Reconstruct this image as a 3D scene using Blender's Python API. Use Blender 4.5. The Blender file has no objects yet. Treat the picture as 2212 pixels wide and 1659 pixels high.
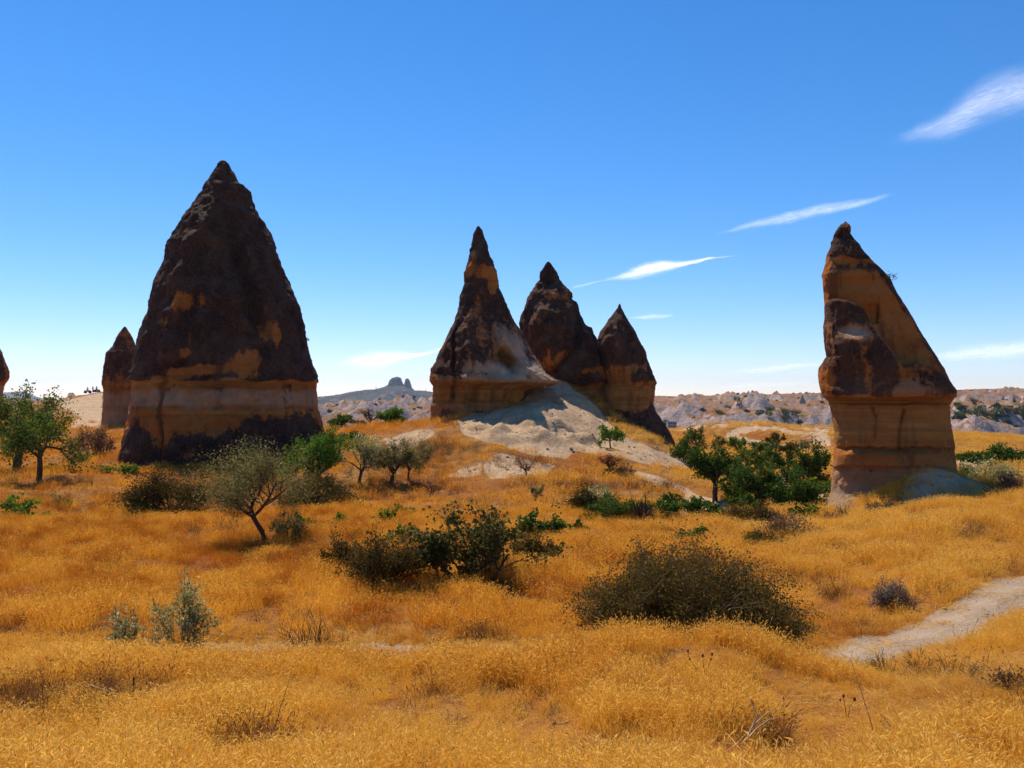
import bpy, math, random
import numpy as np
from mathutils import Vector

# ------------------------------------------------------------------ scene, camera, light
scene = bpy.context.scene
COL = scene.collection
R = math.radians
CAMZ = 6.4
FPX = 1790.0                       # focal length in layout pixels (2212 x 1659 frame)
PITCH = math.atan((868.0 - 829.5) / FPX)

cam_d = bpy.data.cameras.new('camera')
cam_d.sensor_width = 36.0
cam_d.lens = 36.0 * FPX / 2212.0
cam_d.clip_start = 0.1
cam_d.clip_end = 60000
cam = bpy.data.objects.new('camera', cam_d)
cam.location = (0, 0, CAMZ)
cam.rotation_euler = (R(90) + PITCH, 0, 0)
COL.objects.link(cam)
scene.camera = cam

SUN_AZ = R(-28)      # seen from the camera: left of the view direction
SUN_EL = R(56)
world = bpy.data.worlds.new('World')
scene.world = world
world.use_nodes = True
wn = world.node_tree.nodes
wl = world.node_tree.links
wn.clear()
sky = wn.new('ShaderNodeTexSky')
sky.sky_type = 'NISHITA'
sky.sun_disc = False
sky.sun_elevation = SUN_EL
sky.sun_rotation = SUN_AZ
sky.altitude = 1100
sky.air_density = 1.0
sky.dust_density = 0.0
sky.ozone_density = 2.0
hs = wn.new('ShaderNodeHueSaturation')
hs.inputs['Saturation'].default_value = 1.24
tint = wn.new('ShaderNodeMix'); tint.data_type = 'RGBA'; tint.blend_type = 'MULTIPLY'
tint.inputs[0].default_value = 1.0
tint.inputs[7].default_value = (.87, .985, 1.08, 1)
bgn = wn.new('ShaderNodeBackground')
bgn.inputs['Strength'].default_value = 0.125
wo = wn.new('ShaderNodeOutputWorld')
wl.new(sky.outputs[0], hs.inputs['Color'])
wl.new(hs.outputs[0], tint.inputs[6])
# the whole sky is graded evenly: red falls off faster away from the horizon, green a touch lower
sep = wn.new('ShaderNodeSeparateColor'); com = wn.new('ShaderNodeCombineColor')
def wmath(op, x, y):
    n = wn.new('ShaderNodeMath'); n.operation = op
    wl.new(x, n.inputs[0]); n.inputs[1].default_value = y
    return n.outputs[0]
wl.new(tint.outputs[2], sep.inputs[0])
wl.new(wmath('MULTIPLY', wmath('POWER', wmath('MULTIPLY', sep.outputs[0], .146), 1.24), 1.07 / .146), com.inputs[0])
wl.new(wmath('MULTIPLY', sep.outputs[1], .885), com.inputs[1])
wl.new(sep.outputs[2], com.inputs[2])
wl.new(com.outputs[0], bgn.inputs['Color'])
wl.new(bgn.outputs[0], wo.inputs['Surface'])

sd = bpy.data.lights.new('sun', 'SUN')
sd.energy = 5.0
sd.angle = R(0.53)
sd.color = (1.0, 0.90, 0.76)
sun = bpy.data.objects.new('sun', sd)
to_sun = Vector((math.sin(SUN_AZ) * math.cos(SUN_EL), math.cos(SUN_AZ) * math.cos(SUN_EL), math.sin(SUN_EL)))
sun.rotation_euler = to_sun.to_track_quat('Z', 'Y').to_euler()
sun.location = (-40, 60, 120)
COL.objects.link(sun)

scene.view_settings.view_transform = 'Standard'
scene.view_settings.look = 'None'
scene.view_settings.exposure = 0.22
scene.view_settings.gamma = 1.0
scene.view_settings.use_curve_mapping = False
scene.render.engine = 'CYCLES'
scene.cycles.max_bounces = 5
scene.cycles.diffuse_bounces = 2
scene.cycles.transmission_bounces = 3
scene.cycles.use_adaptive_sampling = True
scene.cycles.adaptive_threshold = 0.02
scene.cycles.transparent_max_bounces = 12
scene.cycles.volume_bounces = 0

# ------------------------------------------------------------------ layout helpers
ST, CT = math.sin(PITCH), math.cos(PITCH)

def at(px, py, Y):
    """world point at distance Y (metres forward) seen at a layout pixel"""
    px = np.asarray(px, float); py = np.asarray(py, float); Y = np.asarray(Y, float)
    dx = (px - 1106.0) / FPX
    dz = (829.5 - py) / FPX
    fw = CT - dz * ST
    up = ST + dz * CT
    return np.stack(np.broadcast_arrays(dx / fw * Y, Y, CAMZ + up / fw * Y), -1)

def to_px(x, y, z):
    zz = z - CAMZ
    y = np.maximum(y, 0.5)
    f = y * CT + zz * ST
    u = -y * ST + zz * CT
    f = np.maximum(f, 0.1)
    return 1106.0 + x / f * FPX, 829.5 - u / f * FPX

def sstep(a, b, x):
    t = np.clip((x - a) / (b - a), 0, 1)
    return t * t * (3 - 2 * t)

_rs = np.random.RandomState(7)
_P = np.concatenate([_rs.permutation(256)] * 3)
_G = _rs.normal(size=(256, 3)); _G /= np.linalg.norm(_G, axis=1, keepdims=True)

def perlin(x, y, z):
    x = np.asarray(x, float); y = np.asarray(y, float); z = np.asarray(z, float)
    x, y, z = np.broadcast_arrays(x, y, z)
    xi = np.floor(x).astype(int); yi = np.floor(y).astype(int); zi = np.floor(z).astype(int)
    xf = x - xi; yf = y - yi; zf = z - zi
    u = xf ** 3 * (xf * (xf * 6 - 15) + 10); v = yf ** 3 * (yf * (yf * 6 - 15) + 10); w = zf ** 3 * (zf * (zf * 6 - 15) + 10)
    def g(a, b, c):
        h = _P[_P[_P[(xi + a) & 255] + ((yi + b) & 255)] + ((zi + c) & 255)]
        q = _G[h]
        return q[..., 0] * (xf - a) + q[..., 1] * (yf - b) + q[..., 2] * (zf - c)
    def lerp(a, b, t): return a + t * (b - a)
    return 1.5 * lerp(lerp(lerp(g(0,0,0), g(1,0,0), u), lerp(g(0,1,0), g(1,1,0), u), v),
                      lerp(lerp(g(0,0,1), g(1,0,1), u), lerp(g(0,1,1), g(1,1,1), u), v), w)

def fbm(x, y, z, octv=4, gain=0.5):
    s = 0; a = 1.0
    for i in range(octv):
        s = s + a * perlin(x, y, z)
        x = x * 2.03 + 17.1; y = y * 2.03 - 9.3; z = z * 2.03 + 3.7
        a *= gain
    return s

def ridged(x, y, z, octv=3):
    s = 0; a = 1.0
    for i in range(octv):
        s = s + a * (1 - np.abs(perlin(x, y, z)) * 1.6)
        x = x * 2.1 + 5.2; y = y * 2.1 + 1.3; z = z * 2.1 - 8.8
        a *= 0.5
    return s / 1.75

# ------------------------------------------------------------------ object helpers
def mesh_np(name, verts, faces, mat=None, smooth=True, attrs=None, parent=None, link=True):
    """faces: (n,3) or (n,4) int array"""
    verts = np.asarray(verts, np.float32).reshape(-1, 3)
    faces = np.asarray(faces, np.int32)
    k = faces.shape[1]
    me = bpy.data.meshes.new(name)
    me.vertices.add(len(verts)); me.vertices.foreach_set('co', verts.ravel())
    me.loops.add(faces.size); me.loops.foreach_set('vertex_index', faces.ravel())
    me.polygons.add(len(faces))
    me.polygons.foreach_set('loop_start', np.arange(0, faces.size, k, dtype=np.int32))
    me.polygons.foreach_set('loop_total', np.full(len(faces), k, np.int32))
    me.polygons.foreach_set('use_smooth', np.full(len(faces), bool(smooth)))
    for an, arr in (attrs or {}).items():
        a = me.attributes.new(an, 'FLOAT', 'POINT')
        a.data.foreach_set('value', np.asarray(arr, np.float32).ravel())
    me.update(calc_edges=True)
    if mat: me.materials.append(mat)
    ob = bpy.data.objects.new(name, me)
    if link: COL.objects.link(ob)
    if parent is not None: ob.parent = parent
    return ob

def grid_faces(nr, nc, wrap=False):
    i = np.arange(nr - 1)[:, None]; j = np.arange(nc if wrap else nc - 1)[None, :]
    j2 = (j + 1) % nc
    return np.stack([i * nc + j, i * nc + j2, (i + 1) * nc + j2, (i + 1) * nc + j], -1).reshape(-1, 4)

def empty(name, loc):
    o = bpy.data.objects.new(name, None)
    o.empty_display_size = 0.3
    o.location = loc
    COL.objects.link(o)
    return o

def tag(o, label=None, cat=None, group=None, kind=None):
    if label: o['label'] = label
    if cat: o['category'] = cat
    if group: o['group'] = group
    if kind: o['kind'] = kind
    return o

class MB:
    """collects boxes, tubes and blobs into one mesh"""
    def __init__(s): s.v = []; s.f = []; s.n = 0
    def add(s, v, f):
        v = np.asarray(v, float).reshape(-1, 3); f = np.asarray(f, int)
        s.v.append(v); s.f.append(f + s.n); s.n += len(v)
    def box(s, c, d, rz=0.0):
        c = np.asarray(c, float); h = np.asarray(d, float) / 2
        q = np.array([[x, y, z] for x in (-1, 1) for y in (-1, 1) for z in (-1, 1)]) * h
        if rz:
            a, b = math.cos(rz), math.sin(rz)
            q = np.stack([q[:, 0] * a - q[:, 1] * b, q[:, 0] * b + q[:, 1] * a, q[:, 2]], -1)
        s.add(q + c, [[0,1,3,2],[4,6,7,5],[0,4,5,1],[2,3,7,6],[0,2,6,4],[1,5,7,3]])
    def tube(s, pts, rad, k=6):
        pts = np.asarray(pts, float); n = len(pts)
        rad = np.broadcast_to(np.asarray(rad, float), (n,))
        t = np.gradient(pts, axis=0); t /= np.linalg.norm(t, axis=1, keepdims=True) + 1e-9
        ref = np.where(np.abs(t[:, 2:3]) > 0.9, [[1., 0, 0]], [[0, 0, 1.]])
        a = np.cross(t, ref); a /= np.linalg.norm(a, axis=1, keepdims=True) + 1e-9
        b = np.cross(t, a)
        th = np.arange(k) / k * 2 * math.pi
        ring = pts[:, None] + rad[:, None, None] * (a[:, None] * np.cos(th)[None, :, None] + b[:, None] * np.sin(th)[None, :, None])
        s.add(ring, grid_faces(n, k, True))
        v0 = ring[0].mean(0); v1 = ring[-1].mean(0)
        q = np.arange(k)
        s.add(np.concatenate([ring[0], [v0]]), np.stack([(q + 1) % k, q, np.full(k, k), np.full(k, k)], -1))
        s.add(np.concatenate([ring[-1], [v1]]), np.stack([q, (q + 1) % k, np.full(k, k), np.full(k, k)], -1))
    def blob(s, c, r, nr=8, nc=12):
        ph = np.linspace(0.001, math.pi - .001, nr)[:, None]; th = np.arange(nc)[None] / nc * 2 * math.pi
        p = np.stack([np.sin(ph) * np.cos(th), np.sin(ph) * np.sin(th), np.cos(ph) + 0 * th], -1) * np.asarray(r, float) + np.asarray(c, float)
        s.add(p, grid_faces(nr, nc, True))
    def build(s, name, mat, parent=None, smooth=False):
        f = np.concatenate(s.f)
        return mesh_np(name, np.concatenate(s.v), f, mat, smooth, parent=parent)

# ------------------------------------------------------------------ materials
class NT:
    def __init__(s, name):
        s.m = bpy.data.materials.new(name); s.m.use_nodes = True
        s.t = s.m.node_tree; s.t.nodes.clear()
        s.out = s.t.nodes.new('ShaderNodeOutputMaterial')
    def n(s, typ, **kw):
        nd = s.t.nodes.new('ShaderNode' + typ)
        for k, v in kw.items(): setattr(nd, k, v)
        return nd
    def put(s, sock, v):
        if v is None: return
        if hasattr(v, 'is_output') or isinstance(v, bpy.types.NodeSocket): s.t.links.new(v, sock)
        elif isinstance(v, (tuple, list)) and len(v) == 3 and sock.type == 'RGBA': sock.default_value = (*v, 1)
        else: sock.default_value = v
    def attr(s, name): return s.n('Attribute', attribute_name=name).outputs['Fac']
    def pos(s): return s.n('NewGeometry').outputs['Position']
    def vmul(s, v, xyz):
        nd = s.n('VectorMath', operation='MULTIPLY'); s.put(nd.inputs[0], v); nd.inputs[1].default_value = xyz
        return nd.outputs[0]
    def noise(s, v, scale, detail=4, rough=0.55, dist=0.0):
        nd = s.n('TexNoise'); s.put(nd.inputs['Vector'], v)
        nd.inputs['Scale'].default_value = scale; nd.inputs['Detail'].default_value = detail
        nd.inputs['Roughness'].default_value = rough; nd.inputs['Distortion'].default_value = dist
        return nd.outputs['Fac']
    def vor(s, v, scale, feature='F1'):
        nd = s.n('TexVoronoi', feature=feature); s.put(nd.inputs['Vector'], v); nd.inputs['Scale'].default_value = scale
        return nd.outputs['Distance']
    def math(s, op, a, b=None, c=None):
        nd = s.n('Math', operation=op); s.put(nd.inputs[0], a); s.put(nd.inputs[1], b)
        if c is not None: s.put(nd.inputs[2], c)
        return nd.outputs[0]
    def ss(s, v, a, b, lo=0.0, hi=1.0):
        nd = s.n('MapRange', interpolation_type='SMOOTHSTEP'); s.put(nd.inputs['Value'], v)
        nd.inputs['From Min'].default_value = a; nd.inputs['From Max'].default_value = b
        nd.inputs['To Min'].default_value = lo; nd.inputs['To Max'].default_value = hi
        return nd.outputs['Result']
    def mix(s, f, a, b, bt='MIX'):
        nd = s.n('Mix', data_type='RGBA', blend_type=bt)
        s.put(nd.inputs[0], f); s.put(nd.inputs[6], a); s.put(nd.inputs[7], b)
        return nd.outputs[2]
    def bump(s, h, strength=0.5, dist=0.1, normal=None):
        nd = s.n('Bump'); s.put(nd.inputs['Height'], h); nd.inputs['Strength'].default_value = strength
        nd.inputs['Distance'].default_value = dist; s.put(nd.inputs['Normal'], normal)
        return nd.outputs[0]
    def bsdf(s, col, rough=0.9, normal=None, spec=0.15, metallic=0.0):
        nd = s.n('BsdfPrincipled'); s.put(nd.inputs['Base Color'], col); s.put(nd.inputs['Roughness'], rough)
        nd.inputs['Specular IOR Level'].default_value = spec; nd.inputs['Metallic'].default_value = metallic
        s.put(nd.inputs['Normal'], normal)
        return nd.outputs[0]
    def shmix(s, f, a, b):
        nd = s.n('MixShader'); s.put(nd.inputs[0], f); s.put(nd.inputs[1], a); s.put(nd.inputs[2], b)
        return nd.outputs[0]
    def done(s, sh):
        s.t.links.new(sh, s.out.inputs['Surface']); return s.m

def plain(name, col, rough=0.8, spec=0.2, metallic=0.0, var=0.15, scale=3.0):
    m = NT(name)
    n = m.noise(m.pos(), scale, 4)
    c = m.mix(m.ss(n, .3, .7), tuple(c * (1 - var) for c in col), tuple(min(1, c * (1 + var)) for c in col))
    return m.done(m.bsdf(c, rough, spec=spec, metallic=metallic))
# ------------------------------------------------------------------ ground height
_cp = []
def C(px, py, Y): p = at(px, py, Y); _cp.append((p[0] / Y, math.log(Y), p[2]))
def CZ(u, Y, z): _cp.append((u, math.log(Y), CAMZ + z))
for u in (-1.0, -.4, 0, .4, 1.0):
    CZ(u, 3, -1.75); CZ(u, 6, -3.05)
for px in (-300, 150, 550, 1106, 1650): C(px, 1659, 9.5)
C(2212, 1659, 9); C(2600, 1659, 9)
for px in (-300, 100, 550, 950, 1200): C(px, 1533, 12.5); C(px, 1440 if px < 200 or px > 1100 else 1456, 15)
for px in (1350, 1480, 1600): C(px, 1395, 14.5); C(px, 1500, 12)
for px in (-300, 100, 500, 750, 950, 1150): C(px, 1400, 18)
CZ(.16, 17.5, -5.4); CZ(.21, 19, -5.35); CZ(.29, 19, -5.35)
C(1800, 1425, 16.8); C(1900, 1395, 17.6); C(2000, 1365, 18.5); C(2212, 1300, 20.5); C(2500, 1215, 24)
C(2212, 1400, 15.5); C(2100, 1480, 13); C(1900, 1470, 14); C(2212, 1560, 11); C(2600, 1400, 14)
C(1800, 1330, 21); C(1900, 1290, 23); C(2000, 1230, 25); C(2212, 1180, 27); C(1900, 1200, 29); C(2212, 1110, 34)
C(2000, 1130, 36); C(1850, 1160, 35); C(2080, 1085, 41); C(2212, 1060, 42); C(1900, 1112, 41.5); C(1780, 1125, 42)
C(1700, 1160, 37); C(1600, 1140, 40); C(2500, 1060, 36); C(2500, 1040, 45)
C(1775, 1112, 46.5); C(2112, 1050, 46.5); C(2050, 1075, 42.5); C(1990, 1102, 40.8); C(2212, 1052, 46)
CZ(.39, 52, -5.6); CZ(.50, 52, -5.3)
for px in (-300, 200, 600, 1100): C(px, 1330, 21.5)
for px in (-300, 150, 600, 1100): C(px, 1250, 26.7)
C(1300, 1250, 26); C(1450, 1250, 25.5)
for px in (-300, 100, 583, 1000, 1350): C(px, 1170, 35.6)
for px in (-300, 150, 280): C(px, 1097, 46); C(px, 1068, 48.3)
C(600, 1100, 46); C(1000, 1100, 47); C(1350, 1110, 45); C(1500, 1112, 45); C(400, 1078, 49.5)
C(83, 1033, 58); C(-300, 1033, 58); C(250, 1020, 63); C(480, 1018, 66); C(700, 1045, 56); C(843, 1048, 56); C(1000, 1050, 55.5)
C(1250, 1064, 52.5); C(1400, 1046, 55); C(1300, 1080, 50.5); C(1450, 1072, 52); C(1500, 1052, 57); C(1150, 1070, 52)
C(950, 1000, 65); C(850, 960, 72); C(790, 970, 70); C(1000, 960, 70); C(950, 920, 77); C(1050, 905, 77); C(1150, 893, 77)
C(1200, 880, 80); C(1250, 900, 80); C(1300, 950, 75); C(1200, 960, 70); C(1120, 940, 72); C(1100, 1000, 64); C(1230, 1005, 65)
C(1330, 990, 68); C(1400, 945, 82); C(1460, 972, 84); C(1400, 1002, 70); C(1500, 1012, 75); C(1190, 858, 86); C(1225, 828, 91); C(1200, 806, 95); C(1140, 872, 82)
C(925, 912, 84); CZ(-.07, 98, -2); CZ(.06, 104, 0); CZ(.13, 104, -2); C(1480, 985, 92); CZ(.18, 104, -6.5)
C(740, 926, 95); C(850, 926, 95); C(650, 942, 90); C(880, 915, 90)
for u in (-.25, -.2, -.14, -.08): CZ(u, 130, -8.5)
C(216, 922, 100); C(150, 960, 85); C(60, 960, 90); C(200, 1000, 72); C(230, 846, 232); C(205, 849, 230); C(150, 861, 236); C(115, 868, 235); C(60, 880, 235); C(170, 892, 185); C(100, 900, 170); C(190, 912, 150)
C(60, 905, 145); C(-150, 890, 140); CZ(-.42, 115, -3); CZ(-.3, 115, -5); C(190, 926, 104); CZ(-.42, 160, -6)
C(1560, 1040, 62); C(1650, 1052, 60); C(1700, 1022, 68); C(1600, 985, 85); C(1700, 990, 85); C(1550, 952, 105); C(1620, 952, 110); C(1740, 962, 108)
C(1500, 927, 125); C(1600, 917, 135); C(1660, 915, 135); C(1790, 926, 130); C(1900, 930, 125)
C(2110, 1010, 65); C(2212, 1010, 65); C(2100, 958, 95); C(2150, 953, 97); C(2212, 975, 90); C(2500, 980, 90); C(1950, 985, 85)
for u in (-1.0, -.3, 0, .2, .3, .4, .55, .8, 1.0): CZ(u, 190, -11)
for u in (-1.0, -.6, -.3, 0, .2, .3, .4, .55, .8, 1.0): CZ(u, 330, -18)
for u in (-1.0, 1.0): CZ(u, 12, -4.4); CZ(u, 25, -5.4); CZ(u, 45, -5.6); CZ(u, 80, -5); CZ(u, 130, -6)
_cp = np.array(_cp)
_S = np.array([2.2, 1.0])

def _ker(d2): return np.where(d2 > 1e-12, d2 * np.log(np.maximum(d2, 1e-12)), 0.0)
_pp = _cp[:, :2] * _S
_n = len(_pp)
_K = _ker(((_pp[:, None] - _pp[None]) ** 2).sum(-1)) + np.eye(_n) * 2e-4
_Q = np.concatenate([np.ones((_n, 1)), _pp], 1)
_A = np.block([[_K, _Q], [_Q.T, np.zeros((3, 3))]])
_w = np.linalg.solve(_A, np.concatenate([_cp[:, 2], np.zeros(3)]))

def tps(x, y):
    yy = np.clip(y, 2.2, 330)
    u = np.clip(x / np.maximum(yy, 2.2), -1.05, 1.05)
    q = np.stack([u, np.log(yy)], -1).reshape(-1, 2) * _S
    out = np.empty(len(q))
    for i in range(0, len(q), 40000):
        qq = q[i:i + 40000]
        d2 = ((qq[:, None] - _pp[None]) ** 2).sum(-1)
        out[i:i + 40000] = _ker(d2) @ _w[:_n] + _w[_n] + qq @ _w[_n + 1:]
    return out.reshape(np.shape(x))

# bare-rock regions and tracks, laid out once and then part of the ground
def in_poly(px, py, poly):
    r = np.zeros(np.shape(px), bool)
    n = len(poly)
    for i in range(n):
        x0, y0 = poly[i]; x1, y1 = poly[(i + 1) % n]
        c = ((y0 > py) != (y1 > py)) & (px < (x1 - x0) * (py - y0) / (y1 - y0 + 1e-9) + x0)
        r ^= c
    return r

def poly_dist(px, py, poly):
    d = np.full(np.shape(px), 1e9)
    n = len(poly)
    for i in range(n):
        x0, y0 = poly[i]; x1, y1 = poly[(i + 1) % n]
        dx, dy = x1 - x0, y1 - y0
        t = np.clip(((px - x0) * dx + (py - y0) * dy) / (dx * dx + dy * dy + 1e-9), 0, 1)
        d = np.minimum(d, np.hypot(px - x0 - t * dx, py - y0 - t * dy))
    return np.where(in_poly(px, py, poly), d, -d)

ROADPTS = np.array([(-13, 19.0), (-9, 18.3), (-6, 17.95), (-2, 17.9), (0.6, 17.6), (2.6, 17.2), (4.6, 16.9), (6.7, 17.0), (8.8, 18.2), (11.6, 20.4), (15.5, 23.6), (24, 30)])
def road_dist(x, y):
    d = np.full(np.shape(x), 1e9)
    for (x0, y0), (x1, y1) in zip(ROADPTS[:-1], ROADPTS[1:]):
        dx, dy = x1 - x0, y1 - y0
        t = np.clip(((x - x0) * dx + (y - y0) * dy) / (dx * dx + dy * dy), 0, 1)
        d = np.minimum(d, np.hypot(x - x0 - t * dx, y - y0 - t * dy))
    return d

BARE = [  # (polygon in layout pixels, near, far)
    ([(985, 905), (1060, 885), (1130, 865), (1160, 830), (1215, 820), (1290, 880), (1340, 940), (1400, 965), (1470, 985), (1510, 1010), (1500, 1016), (1400, 1000), (1330, 985), (1290, 985), (1250, 975), (1220, 990), (1150, 985), (1060, 955), (1000, 940)], 60, 100),
    ([(840, 975), (830, 950), (870, 935), (930, 925), (945, 935), (900, 965), (860, 990)], 60, 90),
    ([(1080, 975), (1140, 990), (1200, 1005), (1180, 1025), (1110, 1030), (1060, 1035), (1040, 1010), (1050, 990)], 55, 80),
    ([(1350, 1010), (1420, 1030), (1490, 1058), (1500, 1068), (1440, 1055), (1380, 1030)], 50, 80),
    ([(1480, 1062), (1560, 1085), (1640, 1100), (1560, 1120), (1440, 1112), (1400, 1105), (1480, 1095)], 42, 62),
    ([(1640, 1030), (1700, 1020), (1710, 1060), (1790, 1060), (1790, 1110), (1700, 1112), (1660, 1060)], 44, 80),
    ([(1570, 935), (1600, 920), (1680, 920), (1790, 928), (1800, 975), (1720, 975), (1620, 960), (1560, 955)], 88, 150),
    ([(110, 868), (150, 862), (222, 848), (222, 922), (190, 915), (150, 885)], 130, 270),
    ([(160, 905), (230, 905), (230, 925), (150, 925)], 100, 170),
    ([(1960, 1010), (2006, 996), (2120, 1040), (2180, 1062), (2080, 1075), (2010, 1092), (1960, 1098), (1935, 1085)], 39, 50),
    ([(2060, 1000), (2130, 995), (2150, 1012), (2080, 1015)], 52, 80),
    ([(1430, 926), (1560, 915), (1620, 909), (1700, 911), (1800, 921), (1800, 927), (1700, 916), (1600, 916), (1480, 929)], 112, 150),
    ([(2130, 962), (2212, 975), (2300, 990), (2300, 998), (2190, 978)], 80, 120),
]

def masks(x, y, z):
    px, py = to_px(x, y, z)
    bare = np.zeros(np.shape(x))
    for poly, y0, y1 in BARE:
        s = 10.0
        d = poly_dist(px, py, poly)
        bare = np.maximum(bare, sstep(-s, s, d) * (y > y0) * (y < y1) * (.78 if y1 == 50 else 1))
    n = fbm(x * .35, y * .25, 0.3, 4)
    bare = np.clip(bare + n * .35 * (bare > .02), 0, 1)
    rdg = sstep(95, 105, y) * (1 - sstep(140, 150, y)) * sstep(.2, .24, x / np.maximum(y, 1)) * (1 - sstep(.4, .42, x / np.maximum(y, 1)))
    bare = bare * (1 - rdg * .95 * sstep(.05, .35, fbm((x + .5 * y) * .16, y * .05, 17.0, 3)))
    # patches of bare tuff on the flank of the mound
    mnd = sstep(780, 860, px) * (1 - sstep(1000, 1080, px)) * sstep(925, 955, py) * (1 - sstep(1020, 1040, py)) * (y > 55) * (y < 85)
    bare = np.maximum(bare, mnd * sstep(.18, .5, fbm(x * .22 + 4, y * .16, 2.1, 3)))
    rd = road_dist(x, y)
    road = (1 - .9 * sstep(-6.2, -8.5, x)) * (1 - sstep(.72, 1.2, rd + .25 * fbm(x * .9, y * .9, 5.5, 3)))
    return np.clip(bare, 0, 1), road, rd

def ground_z(x, y, detail=True):
    z = tps(x, y)
    if detail:
        m = sstep(60, 72, y) * (1 - sstep(120, 150, y))
        px, py = to_px(x, y, z)
        mo = np.exp(-(((px - 1130) / 260) ** 2 + ((py - 950) / 70) ** 2)) * m
        # rills and rounded ledges running down the tuff mound
        z = z + mo * (1.2 * (ridged(x * .16 + 3, y * .05, .4, 3) - .6) + .45 * fbm(x * .3, y * .3, 1.7, 3))
        # tussocks and hummocks in the field
        amp = .10 + .10 * sstep(20, 50, y)
        z = z + amp * fbm(x * .45, y * .45, 9.2, 3) * (1 - .7 * mo)
        z = z + .30 * fbm(x * .11, y * .11, 4.1, 2) * sstep(12, 30, y)
        fld = sstep(19, 24, y) * (1 - sstep(58, 66, y)) * (1 - .8 * sstep(.33, .45, x / y) * sstep(38, 42, y))
        z = z + fld * .26 * np.tanh(5 * fbm(x * .07 + 2, y * .13, 11.4, 2))
        # rounded tuff bulges with undercut fronts
        jx = px + 14 * fbm(x * .35, y * .35, 31.0, 3); jy = py + 6 * fbm(x * .4 + 8, y * .4, 32.0, 3)
        for bx, by, rx, ry, hh in ((1150, 950, 50, 12, .5), (1078, 936, 40, 9, .4), (1215, 958, 26, 12, .35), (1035, 922, 44, 7, .45), (1180, 922, 60, 7, .5), (1260, 945, 40, 10, .4)):
            w = np.exp(-(((jx - bx) / rx) ** 2 + ((jy - by) / ry) ** 2)) * m
            z = z + hh * sstep(.2, .7, w)
        z = z + mo * (.55 * (ridged((x + .5 * y) * .34, (y - .3 * x) * .07, 41.0, 4) - .6) - .5 * sstep(.80, .97, ridged(x * .22 + 5, y * .06 + .03 * x, 43.0, 2)))
        # talus apron leaning on the right pinnacle
        tp = at(2006, 999, 44.3); ax = x - tp[0]; ay = y - tp[1]
        tal = tp[2] - np.hypot(np.where(ax > 0, .38, .66) * ax, .62 * ay) + .06 * fbm(x * .8, y * .8, 14.0, 3)
        z = np.where(np.abs(ax) + np.abs(ay) < 18, np.logaddexp(z * 6, tal * 6) / 6, z)
        fl = np.exp(-(((px - 950) / 110) ** 2 + ((py - 975) / 45) ** 2)) * m
        z = z + fl * .35 * fbm(x * .55, y * .4, 21.0, 3)
        hl = sstep(1480, 1540, px) * (1 - sstep(1790, 1850, px)) * sstep(95, 110, y) * (1 - sstep(135, 150, y))
        z = z + hl * 2.2 * (ridged(x * .11 + .05 * y, y * .02, 7.7, 4) - .6)
        rd = road_dist(x, y)
        z = z - .14 * (1 - sstep(.7, 1.9, rd)) + .05 * np.exp(-((rd - .05) / .25) ** 2)
    return z

def hit(px, py, y0=8.0, y1=160.0):
    """first place where the ray through a layout pixel meets the ground"""
    Y = np.exp(np.linspace(math.log(y0), math.log(y1), 520))
    p = at(np.full_like(Y, px), np.full_like(Y, py), Y)
    g = ground_z(p[:, 0], p[:, 1])
    k = np.argmax(g >= p[:, 2])
    if g[k] < p[k, 2]: k = -1
    return np.array([p[k, 0], p[k, 1], g[k]])

def hit_many(px, py, y0=8.0, y1=120.0, k=260):
    Y = np.exp(np.linspace(math.log(y0), math.log(y1), k))
    p = at(np.asarray(px)[:, None], np.asarray(py)[:, None], Y[None, :])
    g = ground_z(p[..., 0], p[..., 1])
    j = np.argmax(g >= p[..., 2], axis=1)
    i = np.arange(len(j))
    return np.stack([p[i, j, 0], p[i, j, 1], g[i, j]], -1)

def foot(px, Y):
    x = (px - 1106.0) / FPX * Y
    return np.array([x, Y, float(ground_z(np.array([x]), np.array([float(Y)]))[0])])

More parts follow.
